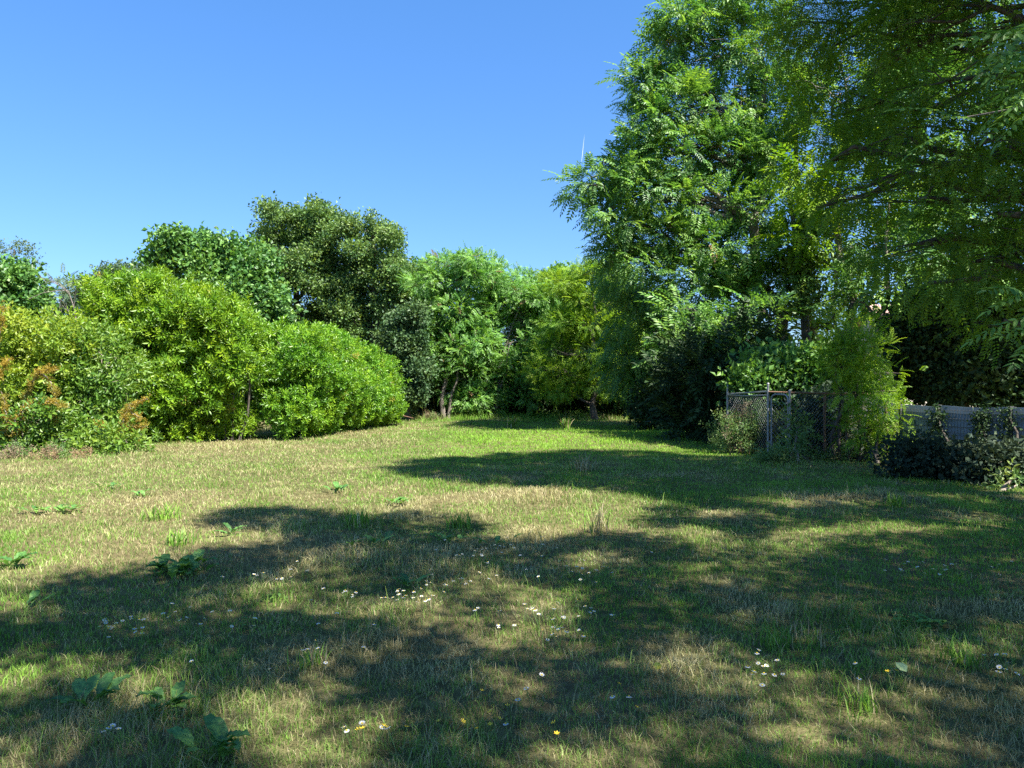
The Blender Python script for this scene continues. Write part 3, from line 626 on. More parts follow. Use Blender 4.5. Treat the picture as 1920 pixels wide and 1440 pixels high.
# weeds by the enclosure: upright stems
def weed_stand(name, label, c, rx, ry, h, n, seed, mat='weed', dry=.3):
    r = np.random.default_rng(seed); c = np.asarray(c, float)
    root = empty(name, (c[0], c[1], gz(c[0], c[1]))); tag(root, label, 'weeds')
    T = Tubes(); P, A = [], []; D = Tubes(); PD, AD = [], []
    for i in range(n):
        a = r.random() * 6.28; q = math.sqrt(r.random()); b = c + [rx * q * math.cos(a), ry * q * math.sin(a), -.02]
        hh = h * (.5 + .5 * r.random()) * (1.05 - .45 * q); t = b + [r.normal() * .15 * h, r.normal() * .15 * h, hh]
        L = limb(r, b, t, 6, .05, .02); dd = r.random() < dry
        (D if dd else T).tube(L, np.linspace(.007, .002, 6), 4)
        m = int(9 * hh / .3); f = .15 + .85 * r.random(m); pts = np.stack([np.interp(f, np.linspace(0, 1, 6), L[:, k]) for k in range(3)], 1)
        ax = unit(randdir(r, m) * [1, 1, .4] + [0, 0, .55])
        (PD if dd else P).append(pts); (AD if dd else A).append(ax)
    loc = np.array(root.location); mv = __import__('mathutils').Matrix.Translation((-loc).tolist())
    for nm, tt, pp, aa, mm, sz in (('foliage', T, P, A, mat, .62), ('dry_stems', D, PD, AD, 'dry', .4)):
        if not pp: continue
        pp = np.concatenate(pp); aa = np.concatenate(aa)
        V, Q, x, y = instances(K['weed'], pp, aa, np.array([0, 0, 1.]) + r.normal(size=pp.shape) * .4, sz * (.6 + .7 * r.random(len(pp))), r)
        tt.V.append(V); tt.Q.append(Q + tt.n); nq = sum(len(q) for q in tt.Q)
        me = np_mesh(nm, np.concatenate(tt.V) - loc, np.concatenate(tt.Q), M[mm], {'rnd': np.concatenate([np.full(nq - len(Q), .5), x]), 'spr': np.concatenate([np.full(nq - len(Q), .5), y])})
        link_mesh(nm, me, root)
weed_stand('tall_weeds', 'tall mixed green and dry weeds overgrowing the left panel of the wire enclosure', ground_at(1402, 852) , .62, .6, 1.45, 90, 91, dry=.42)
weed_stand('low_weeds', 'short leafy weeds at the foot of the enclosure gate', ground_at(1462, 872), .35, .2, .38, 40, 92, dry=.2)
weed_stand('low_weeds', 'low pale weeds under the feathery shrub at the shaded lawn edge', ground_at(1585, 866), .9, .2, .28, 46, 93, dry=.25)
weed_stand('dry_weeds', 'tuft of brownish dry weeds at the foot of the ash trunk', ground_at(812, 789), .35, .2, .55, 16, 94, dry=.6)
weed_stand('dry_weeds', 'straw coloured weeds before the far left shrubs', ground_at(60, 864), 1.3, .25, .42, 60, 95, dry=.8)

# back understory: dark shrubs closing the view below the far crowns
for i, (px, d, lab) in enumerate([(790, 38.5, 'dark undergrowth bush left of the ash trunk at the lawn end'), (880, 39, 'dark undergrowth bush between the two ash trees'), (965, 39.5, 'dark undergrowth bush right of the bent ash stems'),
        (1050, 38.5, 'dark undergrowth bush left of the straight lime trunk'), (1140, 37.5, 'dark undergrowth bush right of the straight lime trunk'), (1200, 35, 'dark undergrowth bush by the drooping tree')]):
    c = at(px, 720, d); r = np.random.default_rng(200 + i)
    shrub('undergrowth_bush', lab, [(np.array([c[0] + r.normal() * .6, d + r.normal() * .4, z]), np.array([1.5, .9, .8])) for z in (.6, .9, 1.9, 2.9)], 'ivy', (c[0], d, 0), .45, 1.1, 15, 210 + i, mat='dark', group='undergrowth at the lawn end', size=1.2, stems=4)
def woodland():
    r = np.random.default_rng(5); L = []
    for px in np.arange(-700, 2700, 75):
        d = 46 + r.random() * 6; h = 4.5 + 2 * r.random(); x = (px - 960) / F * d
        for z in np.arange(.8, h, 1.5): L.append((np.array([x + r.normal() * .6, d + r.normal(), z]), np.array([1.9, 1.3, 1.2])))
    V, Q, A, B, C, O = foliage(L, r, 'oak', .9, .9, 12, size=2.0)
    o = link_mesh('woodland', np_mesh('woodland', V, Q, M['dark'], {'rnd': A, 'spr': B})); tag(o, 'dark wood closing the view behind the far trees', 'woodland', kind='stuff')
woodland()

# tree-of-heaven leaves hanging in at the right edge, close to the camera
def near_branch():
    r = np.random.default_rng(77); base = np.array([5.0, 4.2, 0.]); root = empty('sumac_sapling', base)
    tag(root, 'young tree reaching in from the right edge with large pinnate leaves', 'tree')
    T = Tubes(); trunk = limb(r, base - [0, 0, .1], base + [-.5, .3, 4.6], 8, .03, 0); T.tube(trunk, np.linspace(.06, .02, 8), 7)
    P, A, N = [], [], []
    for px, py, d, n in ((1960,95,5,8),(1950,180,5.2,6),(1800,222,6.0,3),(1960,550,4.8,3),(1975,60,4.6,5),(1960,620,5,2)):
        e = at(px, py, d); i = int(np.argmin(np.abs(trunk[:, 2] - (e[2] - .4)))); T.tube(limb(r, trunk[i], e, 6, .04, .05), np.linspace(.016, .006, 6), 5)
        for k in range(n): P.append(e + r.normal(size=3) * [.06, .12, .08]); A.append(unit(np.array([-1, -.1, -.05]) + r.normal(size=3) * .45)); N.append(np.array([0, -.35, 1]) + r.normal(size=3) * .3)
    P = np.array(P); V, Q, a, b = instances(K['neigh'], P, np.array(A), np.array(N), .55 + .3 * r.random(len(P)), r)
    link_mesh('crown', np_mesh('crown', V - base, Q, M['heaven'], {'rnd': a, 'spr': b}), root)
    me = T.mesh('trunk', M['bark_pale']); me.transform(__import__('mathutils').Matrix.Translation((-base).tolist())); link_mesh('trunk', me, root)
near_branch()

# ------------------------------------------------------------------ wire enclosure with gate
def enclosure():
    b1, b2, b3, b4, b5 = [at(px, 720, d) * [1, 1, 0] for px, d in ((1364, 18.2), (1440, 16.4), (1481, 16.0), (1546, 16.2), (1662, 16.6))]
    H = 1.42
    root = empty('wire_enclosure', b2); tag(root, 'galvanised chain link enclosure with round topped posts beside the lawn', 'fence')
    O = np.array(b2)
    def P(p, z): return np.array([p[0], p[1], z]) - O
    def part(nm, mat, fn, parent=root):
        T = Tubes(); fn(T); return link_mesh(nm, T.mesh(nm, M[mat]), parent)
    for b, h, mt in ((b1, 1.55, 'steel'), (b2, 1.6, 'steel'), (b3, 1.45, 'steel'), (b4, 1.4, 'rust'), (b5, 1.4, 'rust')):
        def f(T):
            T.tube([P(b, -.1), P(b, h * .5), P(b, h)], .026, 10); T.tube([P(b, h), P(b, h + .015), P(b, h + .03)], [.032, .03, .006], 10)
        part('post', mt, f)
    part('top_rail', 'steel', lambda T: T.tube([P(b1, 1.36), P(b2, 1.44)], .018, 8))
    part('top_rail', 'steel', lambda T: T.tube([P(b1, 1.34), P((b1+b2)/2, 1.33), P(b2, 1.36)], .016, 8))
    part('top_rail', 'rust', lambda T: T.tube([P(b2, 1.43), P(b3, 1.42), P(b4, 1.4), P(b5, 1.38)], .018, 8))
    def mesh_(T, a, b, z0, z1, pitch=.09):
        L = np.linalg.norm(b - a); u = (b - a) / L; n = int((L + z1 - z0) / pitch)
        for k in range(n + 1):
            o = k * pitch - (z1 - z0)
            for s in (0, 1):
                s0 = max(0, -o) ; s1 = min(z1 - z0, L - o)
                if s1 - s0 < .04: continue
                q = []
                for t in (s0, s1):
                    hx = o + t; hz = (z0 + t) if s == 0 else (z1 - t)
                    q.append(P(a + u * hx, hz))
                T.tube(q, .0024, 4)
    part('chain_link', 'steel', lambda T: mesh_(T, b1, b2, .05, 1.33))
    part('chain_link', 'steel', lambda T: mesh_(T, b3, b5, .05, 1.38))
    g0 = b2 + (b3 - b2) * .16; g1 = b2 + (b3 - b2) * .92
    gate = empty('gate', (0, 0, 0)); gate.parent = root
    T = Tubes(); c = []; rr = .11; L = np.linalg.norm(g1 - g0); u = (g1 - g0) / L
    c.append((0, .06)); c.append((0, 1.2))
    for a in np.linspace(np.pi, np.pi / 2, 6): c.append((rr + rr * math.cos(a), 1.27 + rr * math.sin(a)))
    for a in np.linspace(np.pi / 2, 0, 6): c.append((L - rr + rr * math.cos(a), 1.27 + rr * math.sin(a)))
    c += [(L, 1.2), (L, .06)]
    T.tube([P(g0 + u * a, z) for a, z in c], .02, 8); T.tube([P(g0, .08), P(g1, .08)], .018, 8)
    fr = link_mesh('gate_frame', T.mesh('gate_frame', M['steel']), gate)
    T = Tubes(); mesh_(T, g0, g1, .09, 1.3, .1); link_mesh('gate_mesh', T.mesh('gate_mesh', M['steel']), gate)
    T = Tubes(); T.box(P(g1, 1.2), (.045, .03, .02)); link_mesh('latch', T.mesh('latch', M['steel'], False), gate)
    for z in (.35, 1.05):
        T = Tubes(); T.box(P(g0 - u * .04, z), (.05, .03, .03)); link_mesh('hinge', T.mesh('hinge', M['steel'], False), gate)
enclosure()

# ------------------------------------------------------------------ panel fence at the right
def panel_fence():
    A0 = at(1690, 720, 15.2) * [1, 1, 0]; A1 = at(2060, 720, 12.6) * [1, 1, 0]
    L = np.linalg.norm(A1 - A0); u = (A1 - A0) / L; n = np.array([-u[1], u[0], 0])
    root = empty('panel_fence', A0); tag(root, 'blue grey panel fence with a wavy top edge in the shade on the right', 'fence')
    posts = [0.0, .72, 1.95, L]
    for a, b in zip(posts[:-1], posts[1:]):
        T = Tubes(); a_, b_ = a + .04, b - .04; m = 24; xs = np.linspace(a_, b_, m)
        top = 1.17 +   .012 * np.cos((xs - a_) / (b_ - a_) * 2 * np.pi * (1 if b - a > 1 else .5)) - .01 * (xs / L)
        rows = np.linspace(0, 1, 10)
        for k in range(9):                      # horizontal boards, each with its own lip
            z0 = rows[k]; z1 = rows[k + 1] + .006
            V = []; Q = []
            for i in range(m):
                for z in (z0, z1):
                    for s in (.012, -.012 - .02 * (z == z0)): V.append(u * xs[i] + n * s + np.array([0, 0, .06 + z * (top[i] - .06)]))
            for i in range(m - 1):
                o = i * 4; p = o + 4
                Q += [(o, p, p + 2, o + 2), (o + 1, o + 3, p + 3, p + 1), (o + 2, p + 2, p + 3, o + 3), (o, o + 1, p + 1, p)]
            Q += [(0, 2, 3, 1), (4 * m - 4, 4 * m - 3, 4 * m - 1, 4 * m - 2)]
            T.add(V, Q)
        link_mesh('panel', T.mesh('panel', M['panel'], False), root)
        T = Tubes()
        for x in np.arange(a_ + .03, b_, .055): T.tube([u * x - n * .038 + [0, 0, .06], u * x - n * .038 + [0, 0, 1.15]], .0022, 4)
        for z in np.linspace(.15, 1.1, 7): T.tube([u * a_ - n * .042 + [0, 0, z], u * b_ - n * .042 + [0, 0, z]], .003, 4)
        link_mesh('wire_grid', T.mesh('wire_grid', M['post']), root)
    for p in posts:
        T = Tubes(); T.box(u * p + [0, 0, .58], (.035, .035, .62)); link_mesh('post', T.mesh('post', M['post'], False), root)
    for lab, p in (('ivy climbing the second post of the panel fence', .72), ('thick ivy hanging over the panel fence top near its right post', 1.5), ('ivy strip climbing the last visible post of the panel fence', 1.95)):
        c = A0 + u * p - n * .08
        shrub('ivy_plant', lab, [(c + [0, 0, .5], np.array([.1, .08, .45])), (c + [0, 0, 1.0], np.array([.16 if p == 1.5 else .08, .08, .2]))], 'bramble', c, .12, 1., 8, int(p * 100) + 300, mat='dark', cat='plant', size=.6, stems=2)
panel_fence()

# ------------------------------------------------------------------ house behind the trees
def house():
    c = np.array([20.4, 33.8, 0.]); root = empty('house', c); tag(root, 'cream house with a pinkish tiled roof glimpsed between the trees', 'house')
    hw, hd, eh, rh = 4.4, 2.8, 3.0, 5.1
    T = Tubes(); t = .2
    for cc, h in (((0, -hd, eh/2), (hw, t/2, eh/2)), ((0, hd, eh/2), (hw, t/2, eh/2)), ((-hw + t/2, 0, eh/2), (t/2, hd - t/2, eh/2)), ((hw - t/2, 0, eh/2), (t/2, hd - t/2, eh/2))): T.box(cc, h)
    for x in (-hw + .1, hw - .1):
        T.add([(x-.1,-hd,eh),(x+.1,-hd,eh),(x+.1,hd,eh),(x-.1,hd,eh),(x-.1,0,rh-.05),(x+.1,0,rh-.05)], [(0,1,5,4),(3,4,5,2),(0,4,3,3),(1,2,5,5)][:2] + [(0,4,4,3),(1,2,5,5)])
    link_mesh('wall', T.mesh('wall', M['render'], False), root)
    T = Tubes(); ov = .35
    for s in (-1, 1):
        e = np.array([0, s * (hd + ov), eh - ov * (rh - eh) / hd]); rdg = np.array([0, 0, rh])
        nrow = 14
        for k in range(nrow):                   # tile courses
            a = e + (rdg - e) * k / nrow; b = e + (rdg - e) * (k + 1.12) / nrow; nn = np.array([0, s * (rh - eh), hd]); nn = nn / np.linalg.norm(nn)
            q = [a + nn * .06, b + nn * .03, b + nn * .0, a]
            V = [np.array([x, p[1], p[2]]) for x in (-hw - .3, hw + .3) for p in q]
            T.add(V, [(0,1,5,4),(1,2,6,5),(2,3,7,6),(3,0,4,7),(0,3,2,1),(4,5,6,7)])
    rf = link_mesh('roof', T.mesh('roof', M['roof'], False), root)
    for x in (-2.2, 1.6):
        fr = Tubes()
        for cc, h in (((x, -hd - .12, 2.1), (.6, .03, .04)), ((x, -hd - .12, .9), (.6, .03, .04)), ((x - .56, -hd - .12, 1.5), (.04, .03, .56)), ((x + .56, -hd - .12, 1.5), (.04, .03, .56)), ((x, -hd - .12, 1.5), (.025, .02, .56))): fr.box(cc, h)
        w = link_mesh('window', fr.mesh('window', M['render'], False), root)
        T = Tubes(); T.box((x, -hd - .108, 1.5), (.53, .006, .56)); link_mesh('pane', T.mesh('pane', M['post'], False), w)
house()

# ------------------------------------------------------------------ fallen red branch, dead twigs
def stick(name, label, pts, rad, mat, cat, twigs=0, seed=1):
    r = np.random.default_rng(seed); T = Tubes(); P = np.asarray(pts, float); T.tube(P, np.linspace(rad, rad * .4, len(P)), 6)
    for k in range(twigs):
        i = r.integers(1, len(P)); s = P[i - 1] + (P[i] - P[i - 1]) * r.random(); e = s + unit(r.normal(size=3) * [1, .6, .4] + [0, 0, .9]) * (.5 + .9 * r.random())
        L = limb(r, s, e, 5, .1, .05); T.tube(L, np.linspace(rad * .45, .006, 5), 5)
        for q in range(3):
            e2 = L[3] + unit(r.normal(size=3) + [0, 0, .6]) * .45; T.tube(limb(r, L[2], e2, 4, .1, 0), np.linspace(rad * .22, .004, 4), 4)
    o = P[0].copy(); me = T.mesh(name, M[mat]); me.transform(__import__('mathutils').Matrix.Translation((-o).tolist()))
    return tag(link_mesh(name, me, None, o), label, cat)
stick('fallen_branch', 'bare reddish branch lying at the end of the rounded hedge', [at(722, 774, 32.5), at(740, 775, 32.3), at(758, 780, 32), at(775, 784, 31.8)], .035, 'rust', 'branch', 0)
bd = at(150, 720, 26)*[1,1,0]
stick('dead_tree', 'bare grey dead tree top between the left shrubs and the laurel', [bd, at(148, 640, 26), at(140, 580, 26), at(128, 545, 26)], .035, 'bark_pale', 'tree', 12, 9)

# ------------------------------------------------------------------ grass
def dryness(x, y):
    d = np.maximum(y, .3)
    left = np.clip((-x - 1.2) / 4, 0, 1) * np.clip((d - 5) / 5, 0, 1)
    far_green = np.clip(1 - np.abs(d - 23) / 7, 0, 1) * np.clip((x + 4) / 4, 0, 1)
    n = .55 * noise2(x, y, 1.5, 11) + .3 * noise2(x, y, .5, 12) + .25 * noise2(x, y, 4.5, 13)
    n2 = np.clip(noise2(x, y, .75, 19) * 3.2 - 1.75, 0, 1) * np.clip((x + 4) / 3, 0, 1) * np.clip((16 - d) / 4, 0, 1)
    return np.clip(n * 1.5 - .70 + .38 * left - 1.1 * far_green + .85 * n2, .02, .92)
def build_grass():
    r = np.random.default_rng(21); N = 560000
    # distance density ~ d^-0.5 within a widened wedge
    u = r.random(N); d = (1.45 + u * (6.4 - 1.45)) ** 2
    x = (r.random(N) * 2 - 1) * (.72 * d + .9); y = d
    # clumping
    cl = noise2(x, y, .16, 14); keep = r.random(N) < .45 + .75 * cl
    x, y, d = x[keep], y[keep], d[keep]
    # nothing inside the shrubs on the left or the thicket on the right
    lim_l = -12.2 + np.clip((y - 17) * .42, 0, 6.5); keep = (x > lim_l - .6) & (x < 9.2)
    x, y, d, lim_l = x[keep], y[keep], d[keep], lim_l[keep]; n = len(x)
    dr = dryness(x, y); isdry = np.where(r.random(n) < dr, .75 + .25 * r.random(n), .18 * r.random(n) + .25 * dr)
    tall = np.clip((noise2(x, y, .55, 15) - .55) * 2.6, 0, 1)
    h = (.030 + .030 * r.random(n) + .07 * tall * r.random(n)) * (1 + .012 * d)
    far = np.clip((y - 32.5) / 3, 0, 1); h *= 1 + 5 * far * r.random(n)
    edge = np.clip(1 - (x - lim_l) / 1.0, 0, 1) * (y < 30); h *= 1 + 2.6 * edge * r.random(n); isdry = np.where(edge > .2, np.maximum(isdry, r.random(n)), isdry)
    longb = r.random(n) < .012; h = np.where(longb, h * 2.1, h)
    w = (.0028 + .0016 * r.random(n)) * np.clip(d / 3.2, 1, 9) ** .72
    a = r.random(n) * 6.283; lean = np.abs(r.normal(size=n)) * .5 + .12; fgz = np.clip(1 - np.abs(d - 22) / 9, 0, 1) * np.clip((x + 3) / 3, 0, 1); isdry = isdry * (1 - .9 * np.clip(fgz * 1.6, 0, 1)) ; lean = np.where(isdry > .5, lean * 1.35, lean)
    la = a + r.normal(size=n) * .8
    z = gz(x, y)
    side = np.stack([np.cos(a), np.sin(a), np.zeros(n)], 1); fwd = np.stack([np.cos(la + 1.57), np.sin(la + 1.57), np.zeros(n)], 1)
    B = np.stack([x, y, z - .01], 1); up = np.array([0, 0, 1.])
    mid = B + up * (h * .55)[:, None] + fwd * (h * lean * .35)[:, None]
    tip = B + up * (h * (1 - .25 * np.minimum(lean, 2)))[:, None] + fwd * (h * lean)[:, None]
    wv = side * (w * .5)[:, None]
    V = np.stack([B - wv, B + wv, mid + wv * .8, mid - wv * .8, tip + wv * .12, tip - wv * .12], 1).reshape(-1, 3)
    o = np.arange(n)[:, None] * 6
    Q = np.stack([o + [0, 1, 2, 3], o + [3, 2, 4, 5]], 1).reshape(-1, 4)
    fg = np.clip(1 - np.abs(y - 22) / 9, 0, 1) * np.clip((x + 3) / 3, 0, 1)
    rn = np.clip(.5 * r.random(n) + .5 * noise2(x, y, .35, 16) + .5 * fg, 0, 1)
    ob = link_mesh('grass', np_mesh('grass', V, Q, M['grass'], {'dry': np.repeat(isdry, 2), 'rnd': np.repeat(rn, 2)}))
    tag(ob, 'short rough grass of green and straw blades covering the lawn', 'grass', kind='stuff')
build_grass()

def tuft(label, px, py, n, h, seed, dry=.2, spread=.1, name='grass_tuft'):
    r = np.random.default_rng(seed); g = ground_at(px, py); V = []; Q = []; k = 0; D = []; Rn = []
    d = g[1]
    for i in range(n):
        b = np.array([r.normal() * spread, r.normal() * spread, -.01]); a = r.random() * 6.28; hh = h * (.5 + .6 * r.random()); ln = .15 + .5 * r.random()
        f = np.array([math.cos(a), math.sin(a), 0]); s = np.array([-f[1], f[0], 0]) * (.0035 * max(1, d / 5))
        for t, wd in ((0, 1), (.35, 1), (.7, .75), (1, .1)):
            c = b + np.array([0, 0, hh * (t - .25 * ln * t * t)]) + f * hh * ln * t * t
            V += [c - s * wd, c + s * wd]
        for j in range(3): Q.append((k + 2*j, k + 2*j + 1, k + 2*j + 3, k + 2*j + 2))
        k += 8; dd = 1. if r.random() < dry else .1; q = r.random(); D += [dd] * 3; Rn += [q] * 3
    o = link_mesh(name, np_mesh(name, np.array(V), np.array(Q), M['grass'], {'dry': D, 'rnd': Rn}), None, (g[0], g[1], gz(g[0], g[1])))
    tag(o, label, 'grass tuft', 'taller grass tufts in the lawn')
for a in [('tall wispy straw tuft in the sunlit gap right of centre', 1120, 1000, 36, .36, 1, .75, .05), ('dark green grass tuft at the shadow edge left of centre', 300, 972, 70, .22, 2, .05, .1),
          ('bright green tuft in the shade right of the sunlit gap', 1680, 950, 50, .2, 3, .1, .06), ('green tuft near the right edge of the near shade', 1800, 1245, 60, .16, 4, .15, .05),
          ('green tuft in the near centre right sunlit patch', 1450, 1210, 46, .18, 5, .2, .05), ('bright tuft low at the right in a sun patch', 1610, 1330, 56, .16, 6, .15, .06),
          ('broad green tuft in the middle lawn left of the sunlit gap', 670, 985, 80, .24, 7, .1, .1), ('green tuft beside the middle dock leaves', 860, 985, 70, .22, 8, .1, .07),
          ('sunlit tuft left of the dark dock clump', 330, 1020, 60, .2, 9, .1, .07), ('seeding straw tuft low at the left centre', 590, 1240, 60, .17, 10, .6, .05),
          ('straw tuft on the far middle shadow edge', 1090, 885, 40, .4, 11, .9, .12), ('clump of tall green grass heads at the far shadow', 960, 802, 50, .5, 12, .3, .07), ('tall green grass heads on the far sunlit strip', 1060, 806, 50, .5, 13, .3, .07),
          ('pale straw clump at the lower right corner side', 1500, 1200, 40, .14, 14, .8, .12)]:
    tuft(*a)

# ------------------------------------------------------------------ broad leaved weeds
def dock(label, px, py, leaves, L, seed, lift=.5, spread=.03, name='dock_plant', mat='dock', azs=None):
    r = np.random.default_rng(seed); g = ground_at(px, py); V = []; Q = []; A = []; B = []; k = 0
    for i in range(leaves):
        a = (azs[i % len(azs)] if azs else r.random() * 6.28) + r.normal() * .15; l = L * (.65 + .5 * r.random()); wd = l * (.115 + .045 * r.random()); el = min(1.25, lift * (.55 + .9 * r.random())); l *= .85
        f = np.array([math.cos(a), math.sin(a), 0]); s = np.array([-f[1], f[0], 0]); o = np.array([r.normal() * spread, r.normal() * spread, 0.])
        m = 9; w = [.12, .2, .75, 1., 1., .92, .75, .45, .04]; rv = r.random()
        for j in range(m):
            t = j / (m - 1); ang = el * (1 - 1.15 * t); c = o + f * l * t * math.cos(el * .6) + np.array([0, 0, .015 + l * (math.sin(el) * t - .55 * math.sin(el) * t * t)])
            rip = .22 * wd * math.sin(j * 2.6 + rv * 6)
            V += [c - s * wd * w[j] + [0, 0, .25 * wd * w[j] + rip], c - s * wd * w[j] * .5 + [0, 0, .08 * wd * w[j]], c, c + s * wd * w[j] * .5 + [0, 0, .08 * wd * w[j]], c + s * wd * w[j] + [0, 0, .25 * wd * w[j] - rip]]
        for j in range(m - 1):
            for q in range(4): Q.append((k + 5*j + q, k + 5*j + q + 1, k + 5*j + q + 6, k + 5*j + q + 5)); A.append(rv); B.append(rv)
        k += 5 * m
    o = link_mesh(name, np_mesh(name, np.array(V), np.array(Q), M[mat], {'rnd': A, 'spr': B}, smooth=True), None, (g[0], g[1], gz(g[0], g[1]) + .01)); tag(o, label, 'weed', 'broad leaved weeds in the lawn')
for a in [('large dark clump of broad dock leaves half in shade at the left', 345, 1070, 30, .32, 1, .95, .13), ('dock plant with raised blue green leaves at the lower left', 165, 1322, 8, .26, 2, 1.1, .04),
          ('dock plant with pale sunlit leaves right of the lower left one', 305, 1325, 8, .24, 3, .9, .03), ('ragged dock plant nearest the viewer at the bottom left', 410, 1420, 10, .26, 4, 1.15, .04),
          ('single dock plant with bluish leaves in the near middle shade', 765, 1095, 7, .22, 5, 1., .03), ('small two leaved dock in the left shade above the sun patches', 475, 1165, 2, .16, 6, .8, .02),
          ('tall leaved weed at the left edge of the shadow', 25, 1062, 7, .3, 7, 1.1, .05), ('narrow weed standing in the left shade below the edge', 65, 1130, 5, .22, 8, 1.1, .03),
          ('spreading weeds left in the sunlit dry lawn', 80, 965, 14, .2, 9, .6, .1), ('weeds in the middle of the sunlit left lawn', 130, 962, 12, .2, 10, .6, .1), ('small sunlit weed on the pale dry patch', 205, 925, 6, .24, 11, .9, .1),
          ('upright weed in the sunlit lawn left of centre', 268, 935, 6, .3, 12, 1.0, .06), ('weed clump on the shadow edge beside the sunlit tuft', 420, 1005, 8, .2, 13, 1.0, .08),
          ('broad leaves at the shadow edge left of the sunlit gap', 745, 948, 12, .2, 14, .8, .06), ('dock leaves on the middle shadow edge', 850, 1015, 10, .22, 15, .9, .06), ('dock leaves low in the middle shade', 700, 1020, 9, .22, 16, .8, .1),
          ('dock leaves near the centre on the shadow line', 930, 1018, 6, .22, 17, .9, .08), ('flat dark dock rosette in the right shade', 1720, 1170, 9, .2, 18, .3, .06), ('weed with reddish seed head left in the sunlit lawn', 635, 920, 6, .3, 19, 1.0, .08),
          ('pale weed in the shade left of the daisies', 530, 1115, 4, .12, 20, .4, .03)]:
    dock(*a)
def fallen_leaf(label, px, py, L, col, seed):
    r = np.random.default_rng(seed); g = ground_at(px, py); V, Q = leaf6(L, L * .75, .15, .1)
    V = V @ frame(np.array([math.cos(seed), math.sin(seed), .5]), np.array([0, -.8, .7])).T
    m, nt, out = new_mat('leaf_' + label.split()[0]); c = nt.nodes.new('ShaderNodeRGB'); c.outputs[0].default_value = (*col, 1); shade_leaf(nt, out, c.outputs[0], .3, .05)
    tag(link_mesh('fallen_leaf', np_mesh('fallen_leaf', V, Q, m), None, (g[0], g[1], gz(g[0], g[1]) + .06)), label, 'leaf')
fallen_leaf('yellow fallen leaf standing in the near grass right of centre', 1230, 1275, .06, (.62, .52, .03), 1)
fallen_leaf('pale green fallen leaf in the near shade at the right', 1700, 1285, .075, (.34, .46, .20), 2)

# ------------------------------------------------------------------ daisies and buttercups
def flower_mesh(name, petals, r0, h, mats, cup=0.):
    V = []; Q = []; mi = []; k = 0
    for i in range(petals):
        a = i / petals * 6.283; f = np.array([math.cos(a), math.sin(a), 0]); s = np.array([-f[1], f[0], 0]); w = r0 * 1.7 / petals * 1.6
        V += [f * r0 * .2 + [0, 0, h], f * r0 * .7 + s * w * .5 + [0, 0, h + cup * r0 * .6], f * r0 + [0, 0, h + cup * r0], f * r0 * .7 - s * w * .5 + [0, 0, h + cup * r0 * .6]]
        Q.append((k, k + 1, k + 2, k + 3)); mi.append(0); k += 4
    n = 8; rings = [(r0 * .34, .0), (r0 * .3, r0 * .12), (r0 * .06, r0 * .2)]
    for rr, z in rings: V += [[rr * math.cos(a), rr * math.sin(a), h + .002 + z] for a in np.linspace(0, 6.283, n, endpoint=False)]
    for j in range(2):
        for i in range(n): Q.append((k + j*n + i, k + j*n + (i+1) % n, k + (j+1)*n + (i+1) % n, k + (j+1)*n + i)); mi.append(1)
    k += 3 * n
    for a in range(3):
        x, y = .0015 * math.cos(a * 2.1), .0015 * math.sin(a * 2.1); V += [[x, y, -.01], [x, y, h]]
    for a in range(3): b = (a + 1) % 3; Q.append((k + 2*a, k + 2*b, k + 2*b + 1, k + 2*a + 1)); mi.append(2)
    return np_mesh(name, np.array(V, float), np.array(Q), mats, {'rnd': np.full(len(Q), .5), 'spr': np.full(len(Q), .5)}, mi)
M['white'] = plain_mat('daisy_petal', (.78, .78, .78), (.85, .85, .84), .6)
M['yolk'] = plain_mat('flower_yellow', (.75, .50, .02), (.82, .60, .03), .6)
daisy_me = [flower_mesh('daisy', 16, .0135, h, [M['white'], M['yolk'], M['weed']], c) for h, c in ((.095, .15), (.11, -.15), (.125, .4))]
butter_me = [flower_mesh('buttercup', 6, .014, h, [M['yolk'], M['yolk'], M['weed']], .5) for h in (.10, .13)]
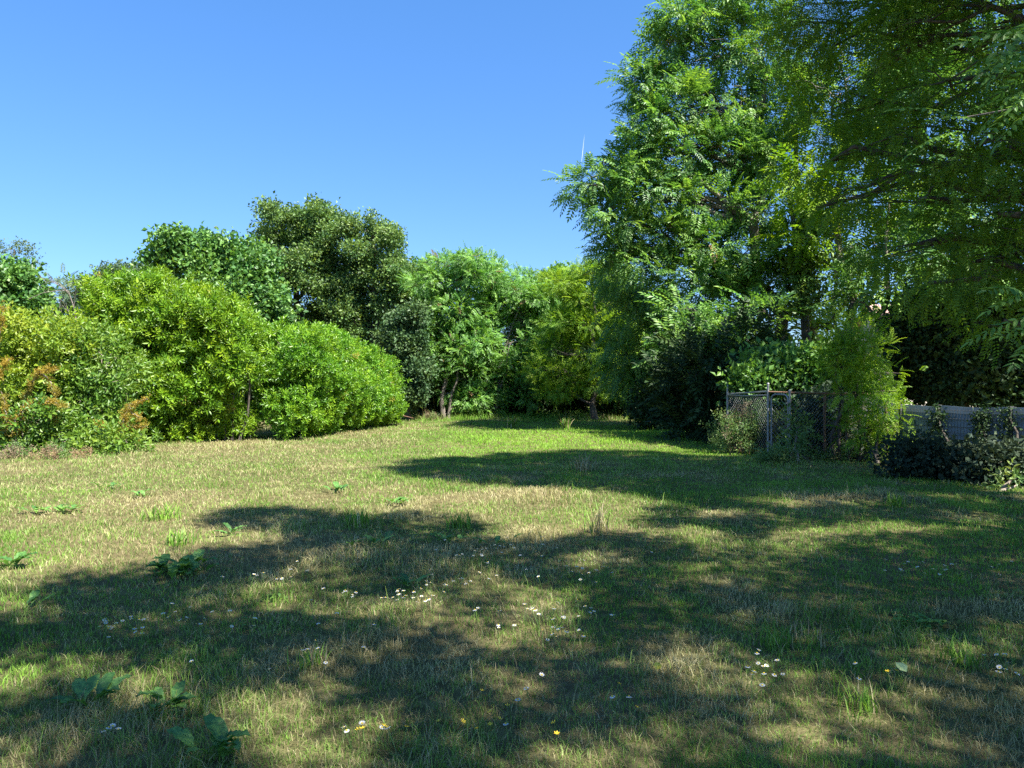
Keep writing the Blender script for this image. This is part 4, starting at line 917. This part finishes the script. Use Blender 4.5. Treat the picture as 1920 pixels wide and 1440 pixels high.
def daisies():
    r = np.random.default_rng(14); first = None
    clusters = [(905,1050,70,14,26),(1000,1040,60,18,14),(760,1140,60,14,24),(820,1110,70,14,18),(660,1130,40,6,9),(1000,1180,60,30,20),(1060,1215,40,12,14),(1100,1165,50,14,10),(1090,1085,80,22,16),(240,1185,70,22,22),(330,1165,60,16,12),(420,1180,50,20,8),(480,1100,70,20,10),(560,1090,40,20,6),
                (1700,1085,50,12,14),(1760,1090,30,10,10),(1860,1080,40,14,5),(1440,1265,50,16,9),(1400,1310,50,18,7),(1880,1290,40,36,13),(190,1425,30,8,5),(600,1250,40,20,4),(680,1410,60,20,7),(1000,1360,140,50,8),(950,1100,160,60,16),(500,1270,160,40,6),(1270,1040,160,30,6),(1560,1290,100,60,4),(640,1200,120,30,8)]
    P = [(px + r.normal() * sx * .6, py + r.normal() * sy * .6) for px, py, sx, sy, n in clusters for _ in range(int(n * .82))][:296]
    for px, py in P:
        py = max(py, 1000); g = ground_at(px, py); o = bpy.data.objects.new('daisy', daisy_me[r.integers(3)]); SC.collection.objects.link(o)
        s = .9 + .3 * r.random(); o.scale = (s, s, s); o.location = (g[0], g[1], gz(g[0], g[1])); o.rotation_euler = (r.normal() * .2 + .12, r.normal() * .2, r.random() * 6)
        tag(o, 'small white daisy with a yellow centre growing in the shaded grass', 'daisy', 'daisies scattered in the lawn')
    for px, py in [(705,1405),(680,1408),(690,1428),(755,1414),(842,1410),(838,1388),(912,1398),(922,1397),(910,1430),(940,1365),(947,1362),(1055,1390),(1140,1325),(1180,1365),(1042,1413),(895,1345),(1670,1308),(1675,1310)]:
        g = ground_at(px, py); o = bpy.data.objects.new('buttercup', butter_me[r.integers(2)]); SC.collection.objects.link(o)
        o.location = (g[0], g[1], gz(g[0], g[1])); o.rotation_euler = (.25 + r.normal() * .2, r.normal() * .2, r.random() * 6)
        tag(o, 'small yellow buttercup in the near grass at the bottom of the lawn', 'buttercup', 'buttercups in the near lawn')
daisies()

# ------------------------------------------------------------------ vapour trail high in the sky
def contrail():
    m, nt, out = new_mat('vapour')
    tc = nt.nodes.new('ShaderNodeTexCoord'); sp = nt.nodes.new('ShaderNodeSeparateXYZ'); nt.links.new(tc.outputs['Generated'], sp.inputs[0])
    d = nt.nodes.new('ShaderNodeBsdfDiffuse'); d.inputs[0].default_value = (.9, .9, .9, 1); t = nt.nodes.new('ShaderNodeBsdfTransparent')
    tr = nt.nodes.new('ShaderNodeBsdfTranslucent'); tr.inputs[0].default_value = (.9, .9, .9, 1); mm = nt.nodes.new('ShaderNodeMixShader'); nt.links.new(d.outputs[0], mm.inputs[1]); nt.links.new(tr.outputs[0], mm.inputs[2])
    mx = nt.nodes.new('ShaderNodeMixShader'); f = nt.nodes.new('ShaderNodeMapRange'); nt.links.new(sp.outputs['Z'], f.inputs[0]); f.inputs[3].default_value = .6; f.inputs[4].default_value = .99
    nt.links.new(f.outputs[0], mx.inputs[0]); nt.links.new(mm.outputs[0], mx.inputs[1]); nt.links.new(t.outputs[0], mx.inputs[2]); nt.links.new(mx.outputs[0], out.inputs[0])
    D = 5000; P = [at(1090.5, 303, D), at(1092, 290, D + 60), at(1093.6, 274, D + 150), at(1096, 252, D + 300)]
    T = Tubes(); T.tube(np.array(P) - P[0], np.array([.8, 2.0, 2.4, 2.4]), 8)
    tag(link_mesh('contrail', T.mesh('contrail', m), None, P[0]), 'short thin white vapour trail high in the blue sky', 'contrail')
contrail()
print('TOTAL', len(SC.objects), sum(len(o.data.polygons) for o in SC.objects if o.type == 'MESH'))
